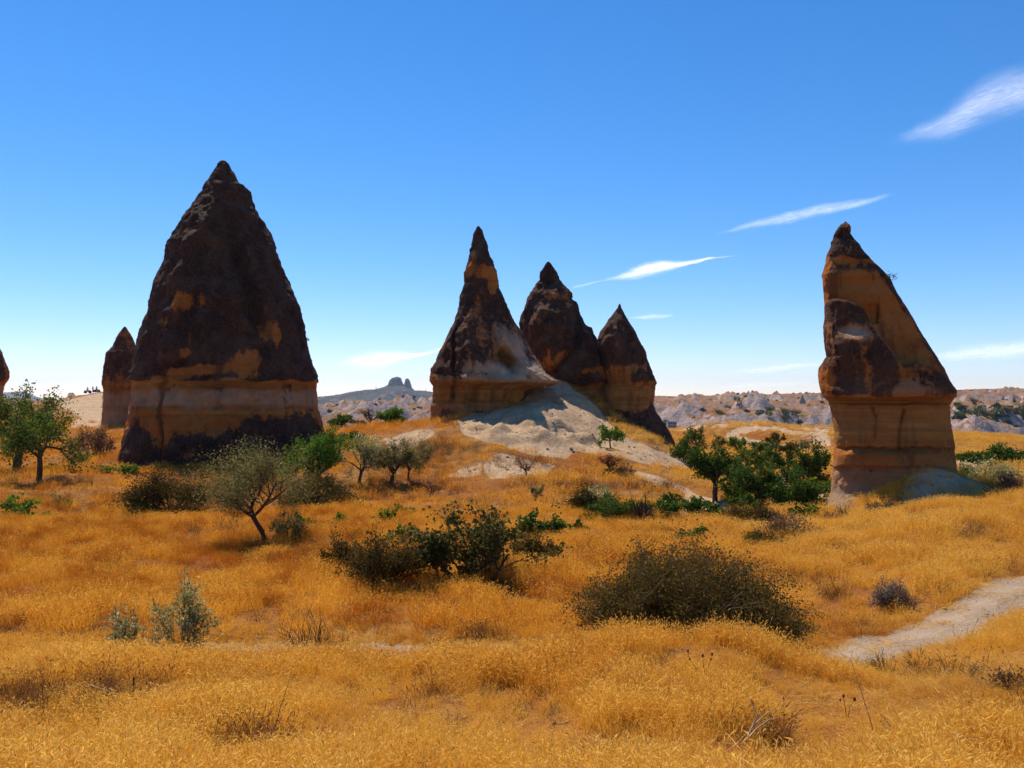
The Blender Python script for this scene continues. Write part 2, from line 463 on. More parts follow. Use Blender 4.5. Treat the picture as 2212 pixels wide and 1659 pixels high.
def build_ground():
    us = np.concatenate([[-3, -2, -1.5], np.linspace(-1.15, -.68, 24)[:-1], np.linspace(-.68, .68, 370), np.linspace(.68, 1.15, 24)[1:], [1.5, 2, 3]])
    ys = np.concatenate([[.4, 1.2], np.exp(np.linspace(math.log(2.2), math.log(57), 300)), np.exp(np.linspace(math.log(57), math.log(96), 130))[1:], np.exp(np.linspace(math.log(96), math.log(330), 110))[1:], [420, 600, 900, 1400, 2200, 3500, 6000, 9500]])
    U, Yg = np.meshgrid(us, ys)
    X = U * np.maximum(Yg, 2.2)
    Z = ground_z(X, Yg)
    far = sstep(300, 900, Yg)
    Z = Z * (1 - far) + far * (CAMZ - 60.0)
    b, r, rd = masks(X, Yg, Z)
    m = NT('dry_ground')
    P = m.pos()
    n1 = m.noise(P, .9, 5); n2 = m.noise(P, 6.0, 5, .65); n3 = m.noise(P, .12, 3)
    soil = m.mix(m.ss(n1, .35, .65), (.22, .088, .016), (.36, .165, .035))
    soil = m.mix(m.ss(n3, .4, .62), soil, (.26, .09, .016))
    tuff = m.mix(m.ss(n1, .3, .7), (.42, .265, .140), (.53, .365, .215))
    tuff = m.mix(m.ss(n2, .58, .72), tuff, (.25, .15, .08))
    rl = m.noise(m.vmul(P, (1.0, .25, 1.0)), 1.6, 6, .7, .8)
    tuff = m.mix(m.math('MULTIPLY', m.ss(rl, .52, .68), .6), tuff, (.20, .145, .10))
    bare = m.ss(m.math('ADD', m.attr('bare'), m.math('MULTIPLY', m.math('SUBTRACT', n2, .5), .5)), .38, .6)
    c = m.mix(bare, soil, tuff)
    dust = m.mix(m.ss(n1, .3, .7), (.30, .215, .150), (.38, .285, .205))
    dust = m.mix(m.ss(n2, .55, .72), dust, (.42, .29, .13))
    c = m.mix(m.ss(m.math('ADD', m.attr('road'), m.math('MULTIPLY', m.math('SUBTRACT', n2, .5), .6)), .35, .65), c, dust)
    h = m.math('ADD', m.math('MULTIPLY', n1, .6), m.math('ADD', m.math('MULTIPLY', n2, .5), m.math('MULTIPLY', m.math('MULTIPLY', rl, bare), -1.2)))
    mat = m.done(m.bsdf(c, .95, m.bump(h, .8, .25)))
    o = mesh_np('ground', np.stack([X, Yg, Z], -1), grid_faces(len(ys), len(us)), mat, True, {'bare': b, 'road': r})
    tag(o, 'dry valley ground with pale tuff slopes and dirt track', kind='structure')
build_ground()
# ------------------------------------------------------------------ rock pinnacles
def rock_material():
    m = NT('volcanic_tuff')
    P = m.pos()
    nf = m.noise(P, 2.4, 8, .72); nm = m.noise(P, .42, 6, .65, .6); ns = m.noise(m.vmul(P, (.9, .9, .09)), 1.0, 6, .66, .3)
    nb = m.noise(m.vmul(P, (.10, .10, 2.0)), 1.0, 5, .6)
    sp = m.noise(P, 6.5, 5, .7)
    warm = m.mix(m.ss(nm, .3, .7), (.46, .120, .016), (.64, .20, .040))
    warm = m.mix(m.math('MULTIPLY', m.ss(nb, .45, .62), .6), warm, (.50, .215, .065))
    warm = m.mix(m.math('MULTIPLY', m.ss(ns, .48, .62), .8), warm, (.23, .078, .022))
    pale = m.mix(m.ss(nm, .3, .7), (.47, .31, .195), (.63, .445, .30))
    yel = m.mix(m.ss(nm, .3, .7), (.54, .25, .055), (.66, .36, .12))
    yel = m.mix(m.math('MULTIPLY', m.ss(nb, .46, .60), .75), yel, (.33, .165, .055))
    yel = m.mix(m.math('MULTIPLY', m.ss(ns, .52, .66), .5), yel, (.29, .15, .06))
    c = m.mix(m.attr('pale'), warm, pale)
    c = m.mix(m.attr('yellow'), c, yel)
    dark = m.mix(m.ss(nm, .35, .7), (.058, .026, .018), (.14, .072, .048))
    dark = m.mix(m.ss(sp, .54, .66), dark, (.20, .11, .07))
    dark = m.mix(m.ss(sp, .44, .30), dark, (.024, .015, .013))
    dark = m.mix(m.math('MULTIPLY', m.ss(ns, .52, .66), .6), dark, (.17, .072, .036))
    dark = m.mix(m.math('MULTIPLY', m.ss(nm, .58, .72), .55), dark, (.20, .10, .06))
    v = m.math('ADD', m.attr('varnish'), m.math('MULTIPLY', m.math('SUBTRACT', nf, .5), 1.15))
    v = m.math('ADD', v, m.math('MULTIPLY', m.math('SUBTRACT', ns, .5), 1.5))
    c = m.mix(m.ss(v, .34, .66), c, dark)
    c = m.mix(m.math('MULTIPLY', m.ss(sp, .60, .68), .5), c, (.12, .065, .04))
    h = m.math('ADD', m.math('MULTIPLY', nf, .9), m.math('ADD', m.math('MULTIPLY', sp, .35), m.math('MULTIPLY', ns, .6)))
    return m.done(m.bsdf(c, .93, m.bump(h, 1.0, .6), spec=.10))
ROCK = rock_material()

def blob(px, py, cx, cy, rx, ry, ang=0.0, p=2.0):
    a = math.radians(ang); dx = px - cx; dy = py - cy
    u = (dx * math.cos(a) + dy * math.sin(a)) / rx; v = (-dx * math.sin(a) + dy * math.cos(a)) / ry
    return np.exp(-(np.abs(u) ** p + np.abs(v) ** p))

def line_d(px, py, pts):
    d = np.full(np.shape(px), 1e9)
    for (x0, y0), (x1, y1) in zip(pts[:-1], pts[1:]):
        dx, dy = x1 - x0, y1 - y0
        t = np.clip(((px - x0) * dx + (py - y0) * dy) / (dx * dx + dy * dy), 0, 1)
        d = np.minimum(d, np.hypot(px - x0 - t * dx, py - y0 - t * dy))
    return d

def pinnacle(name, prof, Yc, ratio, cuts, label, seed=0, step=2.6, na=240, amp=.5, flute=.35, depth_fn=None, paint=None, sq=2.3, back=None, parts=('cap_rock', 'base_rock'), part_labels=None):
    prof = np.array(prof, float)
    top, bot = prof[0, 0], prof[-1, 0]
    rows = np.unique(np.concatenate([np.arange(top, bot, step), prof[:, 0], cuts]))
    L = np.interp(rows, prof[:, 0], prof[:, 1]); Rr = np.interp(rows, prof[:, 0], prof[:, 2])
    rat = ratio if np.isscalar(ratio) else np.interp(rows, [r[0] for r in ratio], [r[1] for r in ratio])
    # work in a frame that faces the rock squarely, so that both outlines fall where they are seen
    al = math.atan((np.median((L + Rr) / 2) - 1106.0) / FPX)
    D = Yc / math.cos(al)
    el = np.array([math.cos(al), -math.sin(al)]); ed = np.array([math.sin(al), math.cos(al)])
    lL = D * np.tan(np.arctan((L - 1106.0) / FPX) - al); lR = D * np.tan(np.arctan((Rr - 1106.0) / FPX) - al)
    xc = (lL + lR) / 2; rx = (lR - lL) / 2
    ry = rx * rat
    rx = rx * np.sqrt(1 - (ry / D) ** 2) * .985
    z = at(0 * rows + 1106.0, rows, (D * ed[1] + xc * el[1]))[:, 2]
    th = np.arange(na) / na * 2 * math.pi
    ct, sn = np.cos(th), np.sin(th)
    e = 2.0 / sq
    sx = np.sign(ct) * np.abs(ct) ** e; sy = np.sign(sn) * np.abs(sn) ** e
    def world(l, d): return l * el[0] + (D + d) * ed[0], l * el[1] + (D + d) * ed[1]
    l0 = xc[:, None] + rx[:, None] * sx; d0 = ry[:, None] * sy
    X, Y = world(l0, d0); Z = np.repeat(z[:, None], na, 1)
    px, py = to_px(X, Y, Z)
    front = (sn < 0.15)[None, :] * np.ones_like(X)
    size = rx[:, None] / rx.max()
    s = seed * 13.7
    k = .16 + .84 * (1 - np.abs(ct) ** 4)[None, :]
    d = amp * (fbm(X * .22 + s, Y * .22, Z * .16, 5, .55)) * (.35 + .65 * size)
    d = d + flute * (ridged(X * .33 + s, Y * .33, Z * .045, 3) - .62) * (.3 + .7 * size) * 1.6
    d = d + amp * .6 * fbm(X * .75 + s, Y * .75, Z * .6, 4, .6) + amp * .65 * (ridged(X * .55 + s, Y * .55, Z * .16, 4) - .6)
    d = (d - np.median(d, axis=1, keepdims=True) * .5) * k
    fine = fbm(X * 1.5 + s, Y * 1.5, Z * 1.1, 4, .6)
    d = d + amp * .26 * fine + amp * .22 * np.minimum(0, ridged(X * 1.1 + s, Y * 1.1, Z * .8, 3) - .55)
    for c_ in cuts:      # chipped, uneven ledges
        d = d + amp * .7 * np.minimum(0, fbm(X * .8 + s, Y * .8, Z * 1.4, 4)) * np.exp(-((rows - c_) / 9) ** 2)[:, None] * (.3 + .7 * k)
    d = np.minimum(d, rx[:, None] * .5 + .1)
    l0 = l0 + sx * d * np.minimum(1, rx[:, None] / .8); d0 = d0 + sy * d
    if depth_fn is not None:
        d0 = d0 - depth_fn(px + 3 * fbm(X * .5, Y * .5, Z * .5 + s, 3), py + 3.2 * fbm(X * .55 + s, Y * .55, Z * .2, 4), X, Y, Z) * np.maximum(0, -sn)[None, :] ** .5 * np.minimum(1, rx[:, None])
    X, Y = world(l0, d0)
    att = {'varnish': np.zeros_like(X), 'pale': np.zeros_like(X), 'yellow': np.zeros_like(X)}
    nn = fbm(X * .28 + s, Y * .28, Z * .10, 4)
    att['varnish'] += .66 + .30 * nn
    if paint is not None: paint(px + 5 * fbm(X * .6 + 9, Y * .6, Z * .5 + s, 4), py + 6 * fbm(X * .6 + s, Y * .6, Z * .4, 4), att, nn, X, Y, Z)
    for a in att: att[a] = np.clip(att[a], 0, 1)
    bx_, by_ = world(xc[-1], 0.0); base = np.array([bx_, by_, z[-1]])
    t = empty(name, base)
    tag(t, label, 'rock')
    bounds = [0] + [int(np.searchsorted(rows, c)) for c in cuts] + [len(rows) - 1]
    V = np.stack([X, Y, Z], -1) - base
    for i, pn in enumerate(parts):
        a, b = bounds[i], bounds[i + 1]
        v = V[a:b + 1].reshape(-1, 3); f = grid_faces(b + 1 - a, na, True)[:, ::-1]
        at_ = {q: w[a:b + 1].ravel() for q, w in att.items()}
        if i == 0:   # close the tip
            tipv = V[0].mean(0) + [0, 0, .12]
            v = np.concatenate([v, [tipv]]); q = np.arange(na)
            f = np.concatenate([f, np.stack([q, (q + 1) % na, np.full(na, len(v) - 1), np.full(na, len(v) - 1)], -1)])
            at_ = {q_: np.append(w, w[0]) for q_, w in at_.items()}
        o = mesh_np(pn, v, f, ROCK, True, at_, parent=t)
        if part_labels: o['label'] = part_labels[i]
    return t

# --- the large cone on the left
P1 = [(349,471,486),(356,466,491),(365,461,495),(378,453,504),(392,445,512),(398,441,520),(404,437,532),(412,433,538),(430,424,544),(450,412,552),(475,390,568),(507,374,585),(520,366,590),(532,356,594),(545,352,598),(562,353,604),(575,349,609),(590,341,615),(626,327,632),(650,321,642),(672,318,651),(700,305,656),(731,296,662),(760,289,669),(790,284,678),(808,278,684),(817,277,687),(824,277,688),(828,284,684),(850,283,684),(880,278,687),(900,274,693),(925,268,701),(945,263,707),(970,258,713),(1000,252,718),(1060,250,721)]
def dep1(px, py, X, Y, Z):
    d = -1.1 * np.exp(-(line_d(px, py, [(500, 470), (520, 560), (555, 700)]) / 16) ** 2)
    d += .9 * np.exp(-(line_d(px, py, [(420, 470), (395, 600), (372, 760)]) / 26) ** 2)
    d += .9 * np.exp(-(line_d(px, py, [(560, 560), (600, 700), (625, 800)]) / 28) ** 2)
    d += .7 * np.exp(-(line_d(px, py, [(470, 400), (440, 480), (400, 540)]) / 12) ** 2)
    d += -.8 * np.exp(-(line_d(px, py, [(345, 1000), (347, 830)]) / 4) ** 2) - .5 * np.exp(-(line_d(px, py, [(390, 700), (400, 800)]) / 10) ** 2)
    d += .35 * blob(px, py, 480, 823, 220, 6) - .55 * blob(px, py, 480, 834, 260, 4)
    d += -.28 * np.exp(-((py - 880) / 3) ** 2) - .3 * np.exp(-((py - 899) / 2.5) ** 2)
    d += .5 * blob(px, py, 500, 640, 60, 25) - .5 * blob(px, py, 575, 715, 40, 25)
    return d
def paint1(px, py, a, nn, X, Y, Z):
    v = a['varnish']
    v += .25 * (py < 640) + .33
    for c in [(397,650,18,22),(440,640,10,25),(360,635,22,14),(575,715,22,30),(600,730,7,30),(580,668,10,12),(480,735,9,18),(508,690,7,10),(352,700,14,20),(395,760,14,10),(340,820,24,8),(525,790,16,32),(545,785,10,30),(430,800,40,9),(380,806,36,10),(490,800,26,14),(500,770,14,22)]:
        v -= .5 * blob(px, py, *c)
    for c in [(525,788,18,34),(548,785,10,30),(430,800,44,12),(380,806,40,12),(490,800,26,16),(340,820,26,9),(575,712,20,34),(600,728,7,32),(397,650,16,26)]:
        v -= .35 * blob(px, py, *c, 0, 3)
    v -= .75 * sstep(817, 824, py + 4 * nn)
    low = 932 + 16 * nn + 12 * fbm(X * .8, Y * .8, Z * .35, 4) - 30 * blob(px, py, 560, 900, 50, 60) - 38 * blob(px, py, 650, 900, 50, 70) - 10 * blob(px, py, 290, 900, 30, 70) + 30 * blob(px, py, 445, 900, 40, 70) + 60 * blob(px, py, 345, 950, 18, 120) + 40 * blob(px, py, 262, 990, 14, 80)
    v += .72 * sstep(low - 22, low + 22, py) * (py > 880)  # foot turns darker towards the ground, with a ragged upper edge
    v -= .35 * blob(px, py, 420, 985, 30, 14) + .3 * blob(px, py, 470, 1000, 25, 14) + .4 * blob(px, py, 700, 960, 12, 40)
    a['yellow'] += .85 * np.exp(-((py - 829) / 7) ** 2) + .5 * np.exp(-((py - 893) / 7) ** 2)
    a['pale'] += .55 * sstep(836, 850, py) * (1 - sstep(874, 884, py))
    a['pale'] += .35 * (py < 470) * sstep(.0, .6, nn)
pinnacle('rock_pinnacle', P1, 77, .95, [826], 'huge dark brown rock cone on tan base, largest and leftmost of the tall ones', seed=1, na=280, amp=.55, flute=.5, depth_fn=dep1, paint=paint1,
         part_labels=['dark weathered cone tip down to ledge', 'tan banded foot, darker near the ground'])

# --- small cone tucked behind it
P2 = [(707,265,271),(714,260,276),(722,254,281),(736,247,288),(748,242,293),(763,228,300),(790,224,305),(815,220,308),(830,218,310),(838,221,311),(850,222,312),(885,220,314),(900,219,315),(924,216,317),(945,214,318)]
def dep2(px, py, X, Y, Z): return -.5 * np.exp(-((py - 842) / 3) ** 2) - .35 * np.exp(-((py - 728) / 3) ** 2) + .4 * np.exp(-((py - 880) / 2.0) ** 2)
def paint2(px, py, a, nn, X, Y, Z):
    v = a['varnish']
    v -= .5 * blob(px, py, 262, 720, 20, 8) + .55 * blob(px, py, 262, 825, 30, 20)
    v -= .8 * sstep(818, 832, py + 8 * nn)
    a['yellow'] += .6 * np.exp(-((py - 846) / 6) ** 2)
    a['pale'] += .45 * (py > 850)
pinnacle('rock_pinnacle', P2, 100, .9, [839], 'small rock cone half hidden behind the left flank of the largest cone', seed=2, na=130, amp=.35, flute=.3, depth_fn=dep2, paint=paint2, step=3)

# --- mushroom rock cut by the left border
P3 = [(735,-32,-12),(745,-40,-5),(756,-46,1),(775,-52,9),(790,-56,16),(803,-58,21),(815,-56,20),(828,-50,13),(835,-46,9),(850,-44,7),(870,-46,8),(905,-52,12)]
def paint3(px, py, a, nn, X, Y, Z):
    a['varnish'] -= .8 * sstep(818, 832, py)
    a['pale'] += .4 * (py > 832)
pinnacle('rock_pinnacle', P3, 112, .9, [826], 'dark mushroom rock cut off by the left edge of the view', seed=3, na=110, amp=.3, flute=.2, paint=paint3, step=3)

# --- the three cones on the mound
P4 = [(490,1030,1036),(497,1026,1041),(507,1021,1046),(518,1019,1049),(530,1018,1053),(542,1014,1056),(554,1013,1059),(570,1008,1066),(590,1003,1073),(610,1002,1075),(622,999,1077),(641,993,1087),(661,991,1095),(677,987,1102),(697,979,1111),(717,970,1127),(736,960,1138),(756,950,1148),(776,942,1160),(796,932,1172),(808,929,1182),(816,928,1194),(824,928,1206),(829,930,1207),(833,934,1200),(839,934,1150),(845,934,1134),(860,933,1130),(868,934,1129),(873,931,1129),(905,929,1127),(945,926,1122)]
def dep4(px, py, X, Y, Z):
    d = -1.0 * np.exp(-(line_d(px, py, [(990, 660), (984, 735), (976, 832), (977, 860)]) / 3.5) ** 2)
    d += -3.2 * blob(px, py, 1097, 775, 26, 13, 42, 2.6)
    d += .8 * np.exp(-(line_d(px, py, [(1060, 700), (1090, 745), (1140, 800), (1190, 822)]) / 16) ** 2)
    d += .6 * np.exp(-(line_d(px, py, [(1005, 690), (1020, 760), (1035, 812)]) / 10) ** 2)
    d += -.6 * np.exp(-(line_d(px, py, [(1040, 640), (1058, 690), (1070, 770)]) / 8) ** 2)
    d += .8 * sstep(800, 822, py) * (1 - sstep(826, 834, py)) * (px < 1140)
    d += -.35 * np.exp(-((py - 832) / 2.2) ** 2) - .25 * np.exp(-((py - 868) / 2.2) ** 2) + .2 * np.exp(-((py - 876) / 4) ** 2)
    d += .25 * np.sin(px * .33 + 2 * np.sin(py * .05)) * sstep(836, 840, py) * (1 - sstep(862, 868, py))
    return d
def paint4(px, py, a, nn, X, Y, Z):
    v = a['varnish']
    v += .18
    for c in [(1035,585,30,14),(1066,600,9,20),(1068,622,7,12),(1028,560,6,12)]: v -= .8 * blob(px, py, *c, 0, 2.5)
    v -= .62 * blob(px, py, 1105, 745, 60, 34, 40) + .75 * blob(px, py, 1070, 800, 80, 26) + .5 * blob(px, py, 1140, 800, 70, 25, 35)
    a['pale'] += 1.1 * blob(px, py, 1110, 750, 62, 36, 40) + 1.1 * blob(px, py, 1075, 802, 90, 24) + 1.0 * blob(px, py, 1160, 812, 60, 18, 20) + .5 * blob(px, py, 1000, 740, 20, 50)  # pale grey skirt tuff; sunlit patches along its lower edge painted in too
    v -= .3 * blob(px, py, 960, 735, 12, 30, -30)
    al = blob(px, py, 1097, 775, 24, 11, 42, 3.0)
    a['pale'] -= 1.2 * al; a['yellow'] += .5 * al
    v -= .9 * sstep(815, 823, py + 6 * nn + 8 * (px < 985)) 
    v += .5 * sstep(884, 895, py + 8 * nn) * blob(px, py, 1000, 900, 80, 30)
    a['yellow'] += .7 * np.exp(-((py - 833) / 10) ** 2) + .6 * sstep(838, 845, py) * (1 - sstep(868, 880, py))
    a['pale'] += .25 * (py > 870)
pinnacle('rock_pinnacle', P4, 85, [(490, .95), (800, .95), (835, .8), (945, .75)], [828], 'slender tall rock spire with pale flared skirt, left of the trio on the mound', seed=4, na=220, amp=.5, flute=.45, depth_fn=dep4, paint=paint4, step=2.4,
         part_labels=['dark spire with orange scar and grey skirt', 'yellowish layered foot under the ledge'])

P5 = [(567,1181,1188),(575,1175,1194),(588,1168,1202),(605,1167,1210),(611,1159,1214),(622,1152,1224),(632,1146,1235),(640,1142,1237),(645,1140,1236),(648,1139,1238),(653,1137,1247),(661,1134,1249),(677,1126,1253),(697,1121,1260),(706,1122,1268),(709,1122,1277),(725,1126,1285),(741,1130,1294),(768,1142,1303),(796,1154,1313),(820,1176,1320),(830,1190,1322),(834,1196,1322),(840,1206,1319),(870,1220,1318),(905,1234,1320),(960,1234,1326)]
def dep5(px, py, X, Y, Z):
    d = .9 * np.exp(-(line_d(px, py, [(1175, 672), (1152, 700), (1145, 740)]) / 9) ** 2) + .7 * blob(px, py, 1180, 730, 25, 50)
    d += -1.3 * np.exp(-(line_d(px, py, [(1236, 640), (1250, 690), (1246, 745), (1200, 800)]) / 7) ** 2)
    d += .9 * blob(px, py, 1262, 760, 30, 45) + .8 * blob(px, py, 1270, 815, 45, 14)
    d += -.6 * np.exp(-((py - 608) / 4) ** 2) * (px < 1190) - .4 * blob(px, py, 1200, 650, 40, 7) + .8 * blob(px, py, 1210, 690, 30, 30)
    d += -.3 * np.exp(-((py - 836) / 3) ** 2)
    return d
def paint5(px, py, a, nn, X, Y, Z):
    v = a['varnish']
    v += .24
    for c in [(1195,640,24,9),(1150,612,12,8),(1165,690,10,18),(1215,770,30,8,-40),(1190,765,6,25),(1275,800,40,8),(1310,800,12,18),(1185,790,24,16,-30)]: v -= .6 * blob(px, py, *c)
    a['pale'] += .35 * blob(px, py, 1215, 675, 40, 25) + .3 * blob(px, py, 1190, 590, 20, 25)
    v -= .18 * blob(px, py, 1215, 675, 40, 25)
    v -= .9 * sstep(824, 834, py + 6 * nn)
    a['yellow'] += .5 * sstep(832, 838, py); a['pale'] += .3 * (py > 845)
pinnacle('rock_pinnacle', P5, 95, .85, [832], 'broad dark lumpy rock cone with side tooth, middle of the trio', seed=5, na=190, amp=.6, flute=.45, depth_fn=dep5, paint=paint5,
         part_labels=['dark lumpy cone', 'tan foot below the ledge'])

P6 = [(658,1337,1341),(665,1334,1343),(677,1325,1349),(697,1311,1360),(717,1297,1372),(733,1290,1381),(756,1293,1394),(776,1300,1400),(796,1303,1408),(816,1309,1416),(828,1312,1420),(834,1306,1417),(860,1304,1414),(874,1304,1413),(890,1304,1418),(915,1308,1436),(935,1308,1448),(967,1306,1462),(1000,1304,1472)]
def dep6(px, py, X, Y, Z):
    d = -.5 * np.exp(-(line_d(px, py, [(1352, 700), (1362, 760), (1360, 800)]) / 8) ** 2)
    d += .7 * blob(px, py, 1325, 740, 24, 40) + .7 * blob(px, py, 1385, 812, 30, 14)
    d += -.4 * np.exp(-((py - 835) / 3) ** 2)
    for q in (858, 866, 874): d += -.22 * np.exp(-((py - q) / 1.6) ** 2)
    return d
def paint6(px, py, a, nn, X, Y, Z):
    v = a['varnish']
    v += .12
    for c in [(1330,810,22,20),(1370,795,24,8),(1393,790,6,14),(1350,812,16,14)]: v -= .65 * blob(px, py, *c)
    a['pale'] += .25 * blob(px, py, 1330, 700, 25, 40)
    v -= .9 * sstep(822, 832, py + 6 * nn)
    v += .95 * sstep(885, 895, py + 8 * nn + .12 * (px - 1330))
    a['yellow'] += .45 * sstep(830, 836, py) * (1 - sstep(880, 890, py))
pinnacle('rock_pinnacle', P6, 92, .9, [831], 'shorter pointed dark rock cone, right of the trio on the mound', seed=6, na=170, amp=.4, flute=.3, depth_fn=dep6, paint=paint6,
         part_labels=['dark pointed cone', 'tan banded foot with dark stained skirt'])

# --- leaning pinnacle on the right
def c3(c): return [(438.9 + y * .4465, 1453.8 + l * .4465, 1453.8 + r * .4465) for y, l, r in c]
P7 = c3([(97,832,852),(106,815,862),(120,803,869),(140,791,868),(150,787,866),(160,782,872),(180,776,885),(188,768,892),(198,769,902),(210,768,912),(250,750,938),(300,736,985),(345,724,1036),(365,727,1055),(400,729,1070),(450,733,1098),(520,734,1145),(545,734,1158),(600,728,1186),(650,731,1216),(700,735,1250),(745,740,1282),(752,733,1286),(770,722,1296),(795,704,1312),(830,700,1330),(865,703,1348),(895,712,1370),(910,716,1378),(935,724,1374),(958,744,1352),(972,748,1344),(985,754,1337),(1020,762,1340),(1060,769,1346),(1120,776,1356),(1170,779,1361),(1190,773,1358),(1230,768,1366),(1290,766,1378),(1340,762,1390),(1400,757,1398),(1430,748,1402),(1480,738,1408),(1560,722,1412)])
def dep7(px, py, X, Y, Z):
    # lower buttress stands proud of the orange face
    edge = np.interp(px, [1780, 1800, 1830, 1850, 1870, 1888, 1905, 1930, 1955, 1985, 2010, 2040, 2070], [655, 644, 646, 656, 680, 712, 735, 765, 792, 782, 792, 812, 850])
    d = .75 * sstep(-2, 7, py - edge) * (py < 860)
    d += -.5 * sstep(0, 40, px - 1880) * (py < edge) * (py > 560)
    # ledge with a tilted top
    d += .55 * sstep(706, 740, py) * blob(px, py, 1835, 742, 46, 45, 0, 4) - .1 * blob(px, py, 1840, 715, 36, 14)
    d += .4 * sstep(695, 704, py) * (px < 1803) * blob(px, py, 1795, 715, 14, 22)
    d += .35 * sstep(552, 560, 1117 - py) * 0
    d += .35 * (1 - sstep(553, 559, py)) * (px > 1795)
    d += .35 * (1 - sstep(499, 506, py + (px - 1820) * .5))
    nx = sstep(1873, 1875.5, px) * (1 - sstep(1896.5, 1899, px)) * sstep(655, 657, py) * (1 - sstep(697, 700, py))
    d -= .32 * nx
    d += -.55 * np.exp(-((py - 872.5) / 2.4) ** 2) - .35 * np.exp(-((py - 865) / 2.0) ** 2)
    d += .25 * sstep(820, 850, py) * (1 - sstep(868, 874, py))
    for ln, w, q in [([(1886, 880), (1896, 905), (1889, 945)], 2.2, .16), ([(1953, 885), (1944, 915), (1942, 972)], 2.4, .26), ([(2010, 895), (2014, 920)], 3, .1)]:
        d -= q * np.exp(-(line_d(px, py, ln) / w) ** 2)
    d += -.4 * np.exp(-((py - 970 - 2 * np.sin(px * .2)) / 3.2) ** 2) * sstep(1800, 1815, px)
    d += .3 * sstep(972, 985, py) * (1 - sstep(1004, 1012, py)) - .18 * np.exp(-((py - 1014) / 5) ** 2) * (px < 1930)
    d += 1.1 * sstep(1062, 1112, py) + .5 * blob(px, py, 1872, 1098, 22, 16) + .4 * blob(px, py, 1805, 1098, 20, 18)
    d += -.6 * blob(px, py, 1970, 1075, 40, 26)
    return d
def paint7(px, py, a, nn, X, Y, Z):
    v = a['varnish']
    edge = np.interp(px, [1780, 1800, 1830, 1850, 1870, 1888, 1905, 1930, 1955, 1985, 2010, 2040, 2070], [655, 644, 646, 656, 680, 712, 735, 765, 792, 782, 792, 812, 850])
    v += -.05
    face = sstep(555, 562, py + 8 * nn) * (1 - sstep(-5, 5, py - edge))
    v -= .62 * face
    v += .5 * blob(px, py, 1850, 575, 60, 12) * face + .3 * blob(px, py, 1900, 575, 40, 30) + .25 * blob(px, py, 1935, 650, 22, 60, -25)
    v += .55 * sstep(10, 3, 0 * px + np.abs(px - np.interp(py, [482, 840], [1842, 2068]))) 
    a['pale'] += 1.0 * blob(px, py, 1848, 722, 44, 15, 10) + .7 * blob(px, py, 1805, 738, 16, 6) + .6 * blob(px, py, 1805, 557, 14, 4) + .4 * blob(px, py, 1960, 840, 60, 18)  # sunlight on the ledge tops put into the colour as pale patches
    v -= .8 * blob(px, py, 1848, 722, 42, 14, 10) + .5 * blob(px, py, 1805, 738, 16, 6) + .6 * blob(px, py, 1838, 492, 12, 8) + .25 * blob(px, py, 1960, 845, 80, 20)
    v -= .30 * sstep(1806, 1784, px) * sstep(795, 812, py)
    v -= .95 * sstep(850, 864, py + 5 * nn)
    v += .55 * blob(px, py, 1862, 1014, 40, 6, 3, 4)
    v += .35 * blob(px, py, 1850, 846, 55, 10)
    a['yellow'] += .75 * sstep(852, 866, py) * (1 - sstep(930, 985, py)) + .2 * (py > 960)
    a['pale'] += .55 * sstep(985, 1030, py) + .3 * sstep(1040, 1070, py) - .2 * blob(px, py, 1850, 1030, 40, 14)
pinnacle('rock_pinnacle', P7, 47, [(480, .75), (850, .72), (1120, .8)], [872.5, 972], 'leaning shark-fin rock pinnacle with orange face at the right', seed=7, na=300, amp=.17, flute=.12, depth_fn=dep7, paint=paint7, step=2.0, sq=2.6, parts=('cap_rock', 'waist_rock', 'base_rock'),
         part_labels=['leaning cap with orange face, dark buttress and carved niche', 'yellow tan waist with vertical cracks', 'pale flared foot'])
# ------------------------------------------------------------------ far badlands
_bY = np.array([430, 520, 650, 800, 1000, 1250, 1550, 1900, 2300.])
_bu = np.array([-.9, -.5, -.3, -.22, -.10, .12, .22, .34, .5, .62, .9])
_bpy = np.array([
    [955, 942, 928, 914, 900, 888, 878, 870, 869],
    [955, 942, 928, 914, 900, 888, 878, 870, 868],
    [955, 942, 930, 917, 905, 894, 885, 879, 877],
    [955, 942, 930, 917, 905, 894, 885, 879, 877],
    [955, 942, 930, 917, 905, 894, 884, 878, 877],
    [955, 942, 928, 914, 900, 886, 874, 862, 858],
    [955, 942, 928, 914, 898, 882, 868, 858, 856],
    [955, 942, 928, 912, 896, 880, 862, 852, 851],
    [955, 942, 928, 912, 894, 876, 858, 847, 845],
    [955, 942, 926, 908, 890, 872, 852, 842, 840],
    [955, 942, 926, 908, 890, 872, 852, 842, 840.]])

def bad_py(u, Y):
    a = np.stack([np.interp(np.log(Y), np.log(_bY), r) for r in _bpy], 0)
    k = np.clip(np.searchsorted(_bu, u) - 1, 0, len(_bu) - 2)
    t = np.clip((u - _bu[k]) / (_bu[k + 1] - _bu[k]), 0, 1)
    lo = np.take_along_axis(a, k[None], 0)[0]; hi = np.take_along_axis(a, (k + 1)[None], 0)[0]
    return lo * (1 - t) + hi * t

def bad_base(x, y):
    u = (x / y).ravel(); Y = y.ravel()
    return at(0 * u + 1106, bad_py(u, Y), Y)[:, 2].reshape(x.shape)

